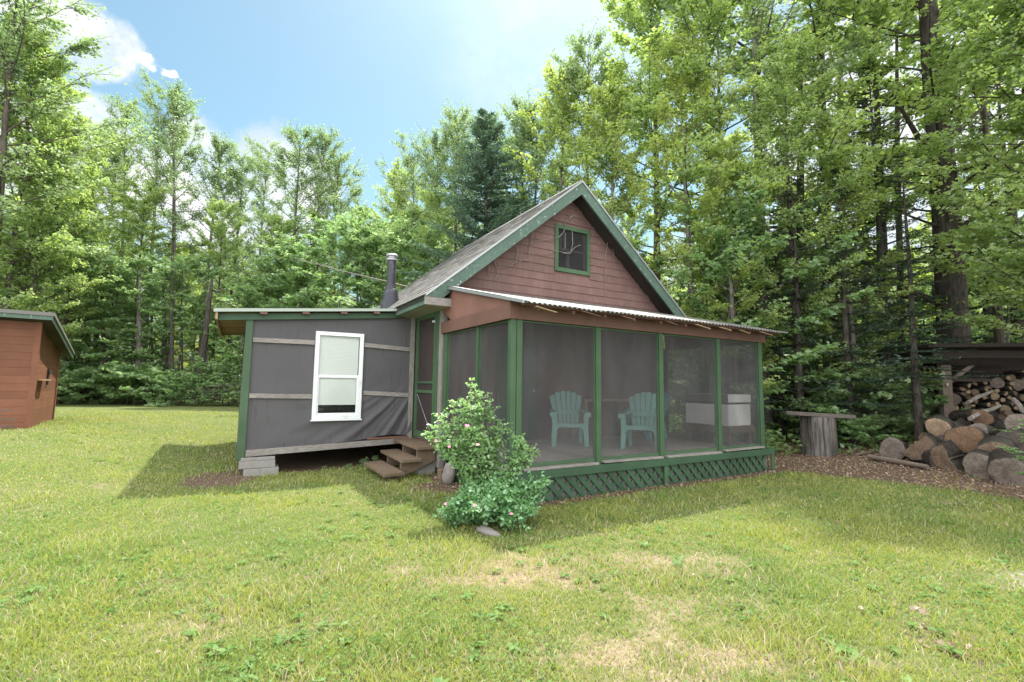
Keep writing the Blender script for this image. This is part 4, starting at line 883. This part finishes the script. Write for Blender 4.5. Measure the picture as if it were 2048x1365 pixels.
# log table
tx_, ty_ = 7.58, 11.75; tz_ = float(zg(tx_, ty_))
lt = empty('log_table', (tx_, ty_, tz_), .0, 'grey plank resting on an upright log stump at the wood edge', 'table')
m = MB(); prof = []
for j, zz in enumerate(np.linspace(-.03, .93, 7)):
    for k in range(28):
        a = 2*math.pi*k/28; q = .375*(1+.04*math.sin(3*a+1)+.03*math.sin(7*a)+.025*math.sin(13*a+zz*2)); q *= 1+.05*(1-zz)**3; m.v.append(Vector((q*math.cos(a), q*math.sin(a), zz)))
for j in range(6):
    for k in range(28): m.f.append([j*28+k, j*28+(k+1) % 28, (j+1)*28+(k+1) % 28, (j+1)*28+k]); m.m.append(0)
m.f.append([6*28+k for k in range(28)]); m.m.append(0); m.build('stump', 'stump_grey', lt, True)
m = MB(); top = [(-.80, -.05), (-.6, -.25), (-.1, -.33), (.5, -.27), (.88, -.10), (.84, .15), (.4, .3), (-.2, .33), (-.65, .22)]
m.prism([(x, y, 1.0-.045*x) for x, y in top], (0, 0, .085)); m.build('tabletop', 'plank_grey', lt, bevel=.01).location = (0, 0, -.07)
for (a, b, r, lb) in (((1712, 908), (1800, 900), .035, 'thin pole lying on the leaves left of the log heap'), ((1738, 914), (1855, 935), .06, 'thicker barked pole lying at the grass edge before the log heap')):
    pts = []
    for (px, py) in (a, b):
        d = ray(px, py); t = (.0-EYE+.04)/d.z; pts.append(Vector((0, 0, EYE))+d*t)
    p, q = pts; 
    for v in (p, q): v.z = float(zg(v.x, v.y))+r+.01
    o = MB().tube([p, p.lerp(q, .5), q], [r, r*.95, r*.8], 9).build('ground_pole', 'pole_wood', None, True); tag(o, lb, 'pole')
# ------------------------------------------------------------------ trees
def limb_path(p, d, L, n, bend, r):
    pts = [Vector(p)]; d = Vector(d).normalized()
    for i in range(n):
        d = (d+Vector((r.uniform(-1, 1), r.uniform(-1, 1), r.uniform(-.5, .5)))*.16+Vector((0, 0, bend))).normalized(); pts.append(pts[-1]+d*L/n)
    return pts
def deciduous(seed, H, cb, R, nl, tw, lv, ls, lm, bm, shape='oval', lobes=1, r0=None, up=.6, forks=0, layer=.12):
    r = random.Random(seed); rg = np.random.default_rng(seed); tm = MB(); C = []; AX = []
    r0 = r0 or H*.009
    lean = Vector((r.uniform(-.04, .04), r.uniform(-.04, .04), 1)); tp = []
    for i in range(13):
        t = i/12; tp.append(Vector((lean.x*H*t+.12*math.sin(t*5+seed)*t, lean.y*H*t+.12*math.cos(t*4+seed)*t, H*.97*t)))
    tm.tube(tp, [r0*(1.25 if i == 0 else 1)*(1-.9*(i/12)**1.1) for i in range(13)], 9)
    def on(t): k = min(int(t*12), 11); return tp[k].lerp(tp[k+1], t*12-k)
    for i in range(nl):
        t = cb+(1-cb)*((i+r.random())/nl)**.9*.99; base = on(t); s = (t-cb)/(1-cb)
        prof = {'oval': math.sin(math.pi*min(1, .18+.82*s))**.7, 'top': .35+.65*math.sin(math.pi*min(1, s*.85+.1)), 'cone': 1-.85*s, 'broad': (1-s**2.2)**.5*.95+.08}[shape]
        L = R*prof*(r.uniform(.45, 1.1) if r.random() < .75 else r.uniform(1.1, 1.4))+.25; az = i*2.4+r.uniform(-.5, .5); el = up*(.35+.9*s)+r.uniform(-.15, .2)
        pts = limb_path(base, (math.cos(az)*math.cos(el), math.sin(az)*math.cos(el), math.sin(el)), L, 5, .05 if shape != 'broad' else .0, r)
        tm.tube(pts, [max(.005, r0*.27*(1-.6*t)*(1-.85*j/5)) for j in range(6)], 5, cap=False)
        for k in range(tw):
            f = r.uniform(.25, 1.0)**.8; j = min(int(f*5), 4); b = pts[j].lerp(pts[j+1], f*5-j); dd = (pts[j+1]-pts[j]).normalized()
            a2 = r.uniform(-1.3, 1.3); ca, sa = math.cos(a2), math.sin(a2); hd = Vector((dd.x*ca-dd.y*sa, dd.x*sa+dd.y*ca, dd.z*.4+r.uniform(-.15, .3))).normalized()
            l2 = r.uniform(.35, .85)*(R*.28+.35); e = b+hd*l2; tm.tube([b, e], [.010, .004], 3, cap=False)
            n = int(lv*r.uniform(.5, 1.4)); q = rg.random(n)[:, None]**.7; P = np.array(b)[None]*(1-q)+np.array(e)[None]*q
            P = P+rg.normal(size=(n, 3))*np.array([.20, .20, layer])*(l2*.62)
            C.append(P); AX.append(np.repeat(np.array(hd)[None], n, 0))
    for k in range(int(nl*.7)):                      # leafy leader
        t = r.uniform(.72, 1.0); b = on(min(t, .999)); az = r.uniform(0, 6.28); hd = Vector((math.cos(az), math.sin(az), r.uniform(.1, 1.3))).normalized(); l2 = r.uniform(.35, .9)*R*.42*(1.25-t); e = b+hd*l2; tm.tube([b, e], [.010, .003], 3, cap=False)
        n = int(lv*1.2); q = rg.random(n)[:, None]**.7; P_ = np.array(b)[None]*(1-q)+np.array(e)[None]*q+rg.normal(size=(n, 3))*.16; C.append(P_); AX.append(np.repeat(np.array(hd)[None], n, 0))
    C = np.concatenate(C); AX = np.concatenate(AX)
    root = empty('tree'); tm.build('trunk', bm, root, True)
    leafmesh('crown', C, ls*(.65+.7*rg.random(len(C))), lm, root, lobes=lobes, tilt=.75, width=.72, droop=.35, seed=seed, axis=AX)
    return root
def conifer(seed, H, cb, R, nm, bm, dead=0, dens=1.0, nb=None):
    r = random.Random(seed); rg = np.random.default_rng(seed); tm = MB(); V = []; B = []
    tm.tube([(0, 0, 0), (.03, 0, H*.3), (0, .04, H*.6), (0, 0, H)], [H*.011, H*.0085, H*.005, .008], 9)
    nwh = int(H*3.4*dens); Cs = []; As = []; Ss = []
    for i in range(nwh):
        t = cb+(1-cb)*(i+r.random()*.6)/nwh; z = t*H; s = (t-cb)/(1-cb)
        for k in range(nb or 5):
            az = r.uniform(0, 6.28); L = R*(1-s)**.8*r.uniform(.6, 1.12)+.12; dr = -.28+.55*s+r.uniform(-.1, .1)
            d = Vector((math.cos(az), math.sin(az), dr)); pts = [Vector((0, 0, z))]
            for j in range(4): d = (d+Vector((0, 0, .09))).normalized(); pts.append(pts[-1]+d*L/4)
            tm.tube(pts, [.022*(1-s*.7), .016, .012, .008, .004], 3, cap=False)
            sd_ = Vector((-math.sin(az), math.cos(az), 0)); ntw = max(5, int(L*11*dens))
            for q in range(ntw):
                f = (q+.8)/ntw; j = min(int(f*4), 3); b = pts[j].lerp(pts[j+1], f*4-j)
                for sg in (-1, 1):
                    ln = (.10+.36*L*.4*(1-f*.75))*r.uniform(.7, 1.2); td = (sd_*sg+d*.75+Vector((0, 0, r.uniform(-.28, .1)))).normalized()
                    nn = max(3, int(ln*22))
                    for g in range(nn):
                        c = b+td*ln*(g+.6)/nn; Cs.append(c); As.append(td+Vector((r.uniform(-.8, .8), r.uniform(-.8, .8), r.uniform(-.25, .45)))); Ss.append(.085*r.uniform(.7, 1.3))
    for i in range(dead):
        z = r.uniform(.08, cb+.1)*H; az = r.uniform(0, 6.28); L = R*r.uniform(.35, .8); p = Vector((0, 0, z)); e = p+Vector((math.cos(az)*L, math.sin(az)*L, r.uniform(-.25, .1)*L)); mid = p.lerp(e, .5)+Vector((0, 0, .05*L)); tm.tube([p, mid, e], [.014, .009, .003], 3, cap=False)
        for q in range(3):
            f = r.uniform(.4, .9); b = p.lerp(e, f); tm.tube([b, b+Vector((r.uniform(-.35, .35), r.uniform(-.35, .35), r.uniform(-.2, .08)))], [.005, .002], 3, cap=False)
    root = empty('spruce_tree'); tm.build('trunk', bm, root, True)
    C = np.array([tuple(c) for c in Cs]); A = np.array([tuple(a) for a in As])
    leafmesh('crown', C, np.array(Ss)*(1.7 if nm == 'needle' else 1.25), nm, root, tilt=.6, width=.30, seed=seed, axis=A, fold=.05)
    return root
P = {}
P['aspen'] = [deciduous(1, 17, .38, 2.7, 42, 9, 32, .10, 'leaf_aspen', 'bark_grey', 'top', up=.75, layer=.2), deciduous(2, 18, .45, 2.5, 40, 9, 32, .10, 'leaf_aspen', 'bark_grey', 'oval', up=.9, layer=.2), deciduous(3, 16, .30, 2.8, 42, 9, 32, .10, 'leaf_aspen', 'bark_brown', 'oval', up=.8, layer=.2)]
P['maple'] = [deciduous(11, 15, .18, 2.3, 54, 10, 40, .105, 'leaf_maple', 'bark_brown', 'oval', up=.75, layer=.15), deciduous(12, 17, .24, 2.6, 58, 10, 40, .11, 'leaf_maple', 'bark_dark', 'broad', up=.65, layer=.14), deciduous(13, 14, .14, 2.2, 52, 10, 38, .10, 'leaf_yellow', 'bark_grey', 'oval', up=.8, layer=.16)]
P['sapling'] = [deciduous(21, 6, .10, 1.7, 26, 8, 34, .105, 'leaf_under', 'bark_brown', 'oval', 1, r0=.05, up=.45, layer=.08), deciduous(22, 7.5, .16, 1.9, 30, 8, 32, .11, 'leaf_under', 'bark_grey', 'broad', 3, r0=.055, up=.4, layer=.07)]
P['shrub'] = [deciduous(31, 2.2, .06, 1.15, 20, 7, 24, .10, 'leaf_under', 'bark_brown', 'oval', 1, r0=.025, up=.6), deciduous(32, 1.5, .03, 1.0, 18, 7, 22, .11, 'leaf_under', 'bark_brown', 'broad', 3, r0=.02, up=.5)]
P['spruce'] = [conifer(51, 12, .10, 3.3, 'needle', 'bark_brown', 6, 1.15, 6)]
P['fir'] = [conifer(52, 13, .22, 1.9, 'needle_dark', 'bark_dark', 46, .8, 4), conifer(53, 9, .12, 1.7, 'needle_dark', 'bark_dark', 24, .8, 4)]
P['spire'] = [conifer(54, 14, .12, 1.1, 'needle_dark', 'bark_dark', 4, .8, 4)]
BASEH = {'aspen': [17, 18, 16], 'maple': [15, 17, 14], 'sapling': [6, 7.5], 'shrub': [2.2, 1.5], 'spruce': [12], 'fir': [13, 9], 'spire': [14]}
NAMES = {'aspen': 'aspen_tree', 'maple': 'maple_tree', 'sapling': 'sapling', 'shrub': 'shrub', 'spruce': 'spruce_tree', 'fir': 'fir_tree', 'spire': 'spruce_tree'}
CATS = {'sapling': 'sapling', 'shrub': 'shrub'}
used = {}
rt = random.Random(99)
def plant(kind, i, x, y, H, label, group, wid=1.0, rz=None, z=None, lean=0.0):
    src = P[kind][i % len(P[kind])]; key = (kind, i % len(P[kind]))
    o = src if key not in used else copy_tree(src); used[key] = 1; o.name = NAMES[kind]
    s = H/BASEH[kind][i % len(BASEH[kind])]; o.location = (x, y, float(zg(x, y))-.05 if z is None else z); o.scale = (s*wid, s*wid, s); o.rotation_euler = (lean, 0, rt.uniform(0, 6.28) if rz is None else rz)
    return tag(o, label, CATS.get(kind, 'tree'), group)
def plant_px(kind, i, px, ytop, dep, label, group, **kw):
    p = at(px, 780, dep); top = at(px, ytop, dep); return plant(kind, i, p.x, p.y, top.z-float(zg(p.x, p.y)), label, group, **kw)
GL = 'leafy trees along the left wood edge'; GLL = 'slender leafy tree among others along the wood edge behind the lawn'
# left wood edge, from the frame's edge to the chimney
plant_px('aspen', 2, -45, -60, 17, 'tall leafy tree at the left frame edge, its crown reaching above the picture', GL, wid=1.3)
plant_px('maple', 0, 30, 120, 18.5, 'broad leafy tree behind the shed roof', GL, wid=.9)
for px, yt, dp in ((-5, 60, 17.6), (75, 235, 19.5), (118, 330, 21), (45, 330, 18)): plant_px('maple', 0, px, yt, dp, 'leafy green tree in the dense clump above the shed roof', 'clump of trees above the shed', wid=.95)
plant_px('aspen', 1, 340, 178, 26, 'tallest aspen left of the addition, crown dark against the clouds', GL, wid=1.1)
plant_px('aspen', 2, 560, 262, 26, 'tall dense aspen above the addition roof, second highest of the left trees', GL, wid=1.15)
plant_px('aspen', 1, 232, 215, 28, 'thin crowned aspen in front of the lower cloud', GL, wid=.8)
for k, (px, yt, dp, kd) in enumerate([(85, 250, 22, 'aspen'), (140, 260, 25, 'maple'), (185, 265, 27, 'aspen'), (285, 225, 27, 'aspen'), (392, 262, 27, 'aspen'), (450, 310, 29, 'aspen'), (505, 300, 27.5, 'aspen'),
        (605, 272, 27, 'aspen'), (655, 310, 28, 'aspen'), (712, 400, 30, 'aspen'), (745, 440, 31, 'maple'), (-120, 40, 17, 'maple'), (60, 330, 23, 'maple'), (260, 380, 25, 'maple'), (420, 400, 25, 'maple'), (620, 420, 26, 'maple'), (540, 430, 24.5, 'maple')]):
    plant_px(kd, k if kd == 'aspen' else k % 2, px, yt, dp, GLL, GL, wid=rt.uniform(.85, 1.15))
# bright young growth in front of it
GU = 'young trees at the foot of the left wood'
for k, (px, yt, dp) in enumerate([(20, 455, 20), (110, 480, 21), (205, 520, 22), (290, 540, 23), (160, 560, 22), (330, 505, 23.5), (600, 500, 23), (660, 460, 22), (720, 470, 23), (800, 480, 22), (520, 520, 24), (470, 560, 24), (560, 560, 24), (250, 600, 22.5), (390, 600, 24), (90, 600, 21.5), (840, 470, 20), (770, 430, 25)]):
    plant_px('sapling', k, px, yt, dp, 'bright green young tree with leaves nearly to the ground along the left lawn edge', GU, wid=rt.uniform(1.0, 1.35))
# behind the roof
GM = 'trees behind the cabin roof'
plant_px('spruce', 0, 962, 222, 17.5, 'dark blue green spruce with open top just left of the roof peak', GM, wid=1.3)
plant_px('spire', 0, 792, 345, 33, 'narrow dark spruce spire far behind the stovepipe', GM)
for k, (px, yt, dp, kd) in enumerate([(835, 300, 24, 'aspen'), (870, 255, 22.5, 'aspen'), (905, 228, 22, 'aspen'), (935, 262, 23, 'aspen'), (1000, 238, 22, 'aspen'), (1035, 215, 20, 'aspen'), (815, 420, 22, 'maple'), (868, 380, 20, 'maple')]):
    plant_px(kd, k if kd == 'aspen' else k % 2, px, yt, dp, 'leafy tree with a loose crown rising behind the cabin roof', GM, wid=rt.uniform(.9, 1.1))
# right of the peak: sunlit yellow green maples
GR = 'sunlit maples right of the roof peak'
for k, (px, yt, dp, kd, i) in enumerate([(1060, 215, 20, 'aspen', 2), (1108, 140, 18.5, 'maple', 2), (1165, 80, 18, 'aspen', 2), (1222, 175, 17, 'maple', 2), (1312, -60, 17, 'maple', 0), (1385, 60, 15, 'maple', 2), (1440, -220, 16.5, 'maple', 1), (1530, -260, 15, 'aspen', 0), (1595, 90, 14, 'maple', 0),
        (1680, -260, 16, 'maple', 1), (1785, -200, 15.5, 'maple', 0), (1470, 270, 13.9, 'maple', 2), (1715, 220, 13.7, 'maple', 2), (2010, -150, 16, 'maple', 0)]):
    plant_px(kd, i, px, yt, dp, 'sunlit yellow green broadleaf tree in the woods right of the cabin gable', GR, wid=rt.uniform(.95, 1.15))
# far right
big = plant_px('maple', 1, 1916, -420, 14.6, 'big dark trunked tree rising behind the woodshed roof', 'trees around the woodshed', wid=1.15)
tb_ = big.children[0] if big.children[0].name.startswith('trunk') else big.children[1]
m = MB(); m.tube([(0, 0, 0), (.02, 0, 3), (-.02, .03, 7), (.05, .05, 12), (.1, .1, 18)], [.50, .40, .36, .29, .16], 14)
for a in ((4.0, .3), (6.3, 2.6), (8.5, 1.0), (9.5, 4.0)): m.tube([(0, 0, a[0]), (math.cos(a[1])*1.0, math.sin(a[1])*1.0, a[0]+.6), (math.cos(a[1])*2.6, math.sin(a[1])*2.6, a[0]+1.9)], [.12, .09, .03], 7)
tr_ = m.build('bare_trunk', 'bark_dark', None, True); tr_.location = (big.location.x, big.location.y, big.location.z); 
tr_.parent = big; tr_.location = (0, 0, 0); tr_.scale = (1/big.scale.x, 1/big.scale.y, 1/big.scale.z); tr_.name = 'main_stem'
for k, (px, yt, dp, kd, i, lb) in enumerate([(1832, 300, 12.4, 'fir', 0, 'thin dark fir trunk with drooping boughs left of the woodshed post'), (1775, 120, 14.2, 'fir', 0, 'dark fir with thick trunk behind the log table'), (1700, 330, 13.2, 'fir', 1, 'low dark fir with spreading boughs right of the log table'),
        (1600, 330, 13.6, 'fir', 1, 'dark fir close behind the right end of the porch roof'), (1560, 420, 14.5, 'fir', 0, 'shaded fir behind the porch corner'), (1985, 200, 18.0, 'fir', 0, 'dark fir behind the woodshed roof, right of the big trunk'), (2045, 100, 17.5, 'fir', 1, 'dark fir at the right frame edge above the woodshed'), (1880, 420, 18.5, 'fir', 1, 'small dark fir between big trunk and woodshed roof')]):
    plant_px(kd, i, px, yt, dp, lb, 'trees around the woodshed', wid=1.2)
plant_px('maple', 0, 2110, -250, 11.2, 'near leafy maple whose boughs hang in from the right frame edge', 'trees around the woodshed', wid=1.1)
plant_px('maple', 1, 2260, -300, 9.5, 'maple added out of view on the right to shade the log heap', 'maples out on the right', wid=1.1)
for k, (x, y, h) in enumerate(((13.5, 5.5, 15), (14.5, 1.5, 14), (16, 8.5, 16), (12.5, 9.6, 13), (18, 4, 16))): plant('maple', k, x, y, h, 'maple added out of view on the right to shade the log heap', 'maples out on the right', wid=1.2)  # off-frame maples added to keep the fill light off the log heap
# deeper rows fill the wood
GD = 'trees deeper in the wood'
for k in range(88):
    dp = rt.uniform(19, 46); px = rt.uniform(1180, 2300) if k % 8 < 5 else rt.uniform(-250, 900)
    if px < 1000: dp = rt.uniform(28, 48)
    kd = rt.choice(['maple', 'aspen', 'maple', 'fir', 'aspen']); p = at(px, 780, dp); lim = at(px, 500 if px < 760 else 330, dp).z if px < 1000 else rt.uniform(6, 10.5)
    plant(kd, k, p.x, p.y, min(rt.uniform(12, 18), max(6, lim)), {'maple': 'broadleaf tree standing deeper in the shaded wood', 'aspen': 'slender grey stemmed tree standing deeper in the wood', 'fir': 'dark conifer standing deeper in the wood'}[kd], GD+' '+{'maple': '(broadleaf)', 'aspen': '(grey stemmed)', 'fir': '(conifers)'}[kd])
GY_ = 'saplings under the right wood'
for k in range(34):
    dp = rt.uniform(13.8, 24); px = rt.uniform(1330, 2100); p = at(px, 780, dp)
    if 11 < p.x and 12.3 < p.y < 16: continue
    plant('sapling', k, p.x, p.y, rt.uniform(2.5, 7.5), 'young understorey tree in the shaded wood right of the cabin', GY_, wid=1.2)
GS = 'shrubs along the wood edge'
for k in range(64):
    if k < 40: px = rt.uniform(-60, 800); dp = rt.uniform(20.5, 25)
    else: px = rt.uniform(1545, 1830); dp = rt.uniform(13.4, 16.5)
    p = at(px, 780, dp); u, v = to_local(p.x, p.y)
    if -4 < u < 7 and v < 10 and v > -1: continue
    plant('shrub', k, p.x, p.y, rt.uniform(.7, 1.9), 'low leafy shrub along the left wood edge' if k < 40 else 'low leafy shrub behind the log table', GS+(' left' if k < 40 else ' right'), wid=1.3)
# undergrowth as one mass of leaves
n = 150000; a = RNG.random(n); ux = np.where(a < .5, -30+45*RNG.random(n), 3+26*RNG.random(n)); uy = np.where(a < .5, 19.5+16*RNG.random(n), 11.5+24*RNG.random(n))
fm = forest_mask(ux, uy); hh = fbm(ux*.6, uy*.6, 61, 3); keep = (RNG.random(n) < fm*(.25+.75*sm(hh, .34, .52))) & ~in_house(ux, uy, .5); ux, uy, hh = ux[keep], uy[keep], hh[keep]
uz = zg(ux, uy)+RNG.random(len(ux))**1.3*(.12+1.1*np.clip(hh-.4, 0, .4)*2)
tag(leafmesh('undergrowth', np.stack([ux, uy, uz], 1), .09+.09*RNG.random(len(ux)), 'leaf_under', tilt=.6, width=.6, seed=71), 'ferns and seedlings covering the floor of the wood', 'undergrowth', kind='stuff')
# far wood: one mass behind everything
n = 130000; ang = (RNG.random(n)*2-1)*1.15; dd = 46+26*RNG.random(n); fx, fy = np.sin(ang)*dd*1.05, np.cos(ang)*dd; topz = 9+7*fbm(fx*.12, fy*.12, 31, 3)-6*np.exp(-((fx+8)/9)**2)
fz = .3+topz*RNG.random(n)**.9
tag(leafmesh('far_woods', np.stack([fx, fy, fz], 1), .35+.3*RNG.random(n), 'leaf_aspen', tilt=.9, width=.7, seed=72), 'far wood seen as a green mass between the trunks', 'woods', kind='stuff')
# leaning trunks, snag, brush and bare limbs on the left edge
def stick(name, a, b, r, lb, m_='twig_dead', cat='trunk', sub=0, seed=1, grp=None):
    p, q = at(*a), at(*b); r_ = random.Random(seed); m = MB(); L = (q-p).length; pts = [p.lerp(q, t)+Vector((r_.uniform(-.02, .02), 0, r_.uniform(-.02, .02)))*L*.25 for t in (0, .3, .65, 1)]; pts[0] = p; m.tube(pts, [r, r*.9, r*.7, r*.35], 8)
    for k in range(sub):
        t = r_.uniform(.25, .95); b0 = p.lerp(q, t); m.tube([b0, b0+Vector((r_.uniform(-.7, .7), r_.uniform(-.5, .5), r_.uniform(-.15, .5)))*L*.25], [r*.35, r*.1], 4)
    return tag(m.build(name, m_, None, True), lb, cat, grp)
stick('fallen_branch', (880, 590, 14.5), (590, 517, 17), .016, 'long bare dead branch reaching left behind the stovepipe', 'dead_wood', 'branch', 9, 3)
stick('broken_stump', (432, 800, 21.5), (443, 738, 21.5), .12, 'jagged broken stump at the wood edge left of the addition', 'dead_wood', 'stump', 0, 4)
stick('leaning_trunk', (392, 797, 22.5), (425, 560, 23), .17, 'leaning dark trunk at the wood edge left of the addition', 'bark_dark', 'tree', 3, 5)
stick('leaning_trunk', (113, 792, 20.5), (140, 660, 21), .16, 'leaning grey trunk beside the shed at the wood edge', 'bark_brown', 'tree', 2, 6)
for k, px in enumerate((210, 228, 252, 275, 305, 328, 345, 362, 410, 175, 192)):
    stick('bare_trunk', (px, 800, 22+k % 3), (px+rt.uniform(-8, 8), 540, 22.5+k % 3), rt.uniform(.06, .15), 'straight shaded trunk among the young trees at the left wood edge', rt.choice(['bark_dark', 'bark_brown', 'bark_grey']), 'tree', 4, 20+k, 'shaded trunks at the left wood edge')
for k, (px, w_) in enumerate(((1508, .16), (1560, .10), (1605, .13), (1655, .09), (1690, .15), (1735, .11), (1805, .10), (1985, .12), (2030, .15), (1440, .10))):
    d_ = rt.uniform(15, 21); stick('bare_trunk', (px, 850, d_), (px+rt.uniform(-14, 14), 60, d_+.4), w_*1.2, 'straight dark trunk in the shaded wood right of the cabin', rt.choice(['bark_dark', 'bark_brown', 'bark_grey']), 'tree', 6, 40+k, 'shaded trunks in the right wood')
m = MB(); r_ = random.Random(8); c = at(455, 795, 21)
for k in range(170):
    a = r_.uniform(0, 6.28); p = c+Vector((r_.gauss(0, .9), r_.gauss(0, .4), r_.uniform(-.1, .55))); l_ = r_.uniform(.3, .9); m.tube([p, p+Vector((math.cos(a)*l_, math.sin(a)*l_*.5, r_.uniform(-.3, .35)))], [.012, .004], 3, cap=False)
tag(m.build('brush_pile', 'twig_dead'), 'heap of bare brown brushwood at the wood edge beside the addition', 'brush pile', kind='stuff')

# ------------------------------------------------------------------ rose bush by the porch corner
def rose():
    rx, ry = -.22, 5.85; r = random.Random(4); rg = np.random.default_rng(4); root = empty('rose_bush', (rx, ry, float(zg(rx, ry))), 0, 'pale green rose bush with small pink flowers at the porch corner', 'bush')
    tm = MB(); C1 = []; C2 = []; tips = []
    def cane(pts, rad, nl, spread, lst, seg=14):
        pts = [Vector(p) for p in pts]; tm.tube(pts, [rad*(1-.75*i/(len(pts)-1)) for i in range(len(pts))], 5)
        for k in range(nl):
            f = r.uniform(.28, 1)**.85*(len(pts)-1); j = min(int(f), len(pts)-2); b = pts[j].lerp(pts[j+1], f-j)
            d = Vector((r.gauss(0, 1), r.gauss(0, 1), r.gauss(.2, .7))).normalized(); L = r.uniform(.07, spread); e = b+d*L
            tm.tube([b, e], [.0035, .0015], 3, cap=False)
            for g in range(7):                       # one pinnate leaf
                t = .4+.6*(g//2)/3; s = (-1)**g if g < 6 else 0; sd = d.cross(Vector((0, 0, 1))); sd = sd.normalized() if sd.length > .01 else Vector((1, 0, 0))
                lst.append(tuple(b+d*L*t+sd*s*.024+Vector((r.gauss(0, .006), r.gauss(0, .006), r.gauss(0, .008)))))
        tips.append(pts[-1])
    for (x, y, z, n, sp_) in ((-.44, .15, 1.46, 70, .24), (-.14, .25, 1.5, 55, .24), (-.60, .1, 1.26, 75, .26), (.04, .3, 1.18, 60, .26), (-.80, .0, 1.12, 50, .2), (-.30, .05, 1.1, 100, .26), (-.30, .25, 1.76, 38, .2), (-.05, .25, .95, 60, .22), (-.58, .05, .95, 80, .24), (-.42, .1, .8, 70, .24)):
        cane([(0, .1, 0), (x*.3, y*.6+.05, z*.45), (x*.75, y, z*.8), (x, y, z)], .011, n, sp_, C1)
    for (x, y, z, n) in ((.36, .1, .98, 55), (.46, .0, .86, 40)): cane([(0, .05, 0), (.15, .05, .5), (x*.9, y, z*.85), (x, y, z)], .008, n, .16, C1)
    for k in range(46):
        a = r.uniform(0, 6.28); q = r.uniform(.15, .66); z = r.uniform(.22, .60)*(1-.35*q); cane([(0, 0, 0), (math.cos(a)*q*.5, math.sin(a)*q*.4, z*.8), (math.cos(a)*q, math.sin(a)*q*.75, z*r.uniform(.5, 1.0))], .006, 70, .2, C2)
    tm.build('stems', 'bark_brown', root, True)
    for nm, cc, mm in (('foliage', C1, 'leaf_rose'), ('foliage', C2, 'leaf_rose_deep')):
        cc = np.array(cc); leafmesh(nm, cc, .040+.024*rg.random(len(cc)), mm, root, tilt=.7, width=.62, seed=6)
    A1, A2 = np.array(C1), np.array(C2); cand = []
    for arr, tx_, tz_ in ((A1, -.28, 1.12), (A1, -.7, 1.05), (A1, -.62, .95), (A2, -.45, .42), (A2, -.1, .45), (A2, .25, .35), (A1, -.15, .85)):
        near = arr[np.hypot(arr[:, 0]-tx_, arr[:, 2]-tz_) < .14]
        if len(near): cand.append(near[np.argmin(near[:, 1])]+np.array([0, -.02, .01]))
    for k, (x, y, z) in enumerate(cand):
        m = MB()
        for q in range(6):
            a = q*1.05; m.prism([(0, 0, 0), (.022*math.cos(a-.45), .022*math.sin(a-.45), .012), (.03*math.cos(a), .03*math.sin(a), .02), (.022*math.cos(a+.45), .022*math.sin(a+.45), .012)], (0, 0, .003))
        f = m.build('flower', 'petal', root); f.location = (x, y, z); f.rotation_euler = (r.uniform(.3, 1.2), r.uniform(-.5, .5), 0); f.scale = (.6,)*3 if k else (1.0,)*3
rose()
# sapling leaning in at the right edge, weeds by the steps
plant('sapling', 0, 7.62, 6.6, 1.35, 'bright leafy maple seedling at the right frame edge in front of the logs', None, wid=1.3)
for k, (u, v, h) in enumerate(((-1.35, 3.85, .13), (-1.0, 4.1, .17), (-.72, 4.3, .16), (-1.75, 4.1, .10), (-.55, 2.15, .08))):
    x, y = to_world(u, v); plant('shrub', 1, x, y, h, 'small broad leaved weed sprouting under the addition beside the steps', 'weeds beside the steps', wid=.8)
for k, (x, y, h, lb) in enumerate(((6.0, 12.0, .5, 'low leafy clump in the leaf litter left of the log table'), (9.0, 12.6, .7, 'leafy clump between the log table and the log heap'), (9.9, 13.4, .8, 'fern like clump behind the log heap'))):
    plant('shrub', 1, x, y, h, lb, None, wid=1.3)
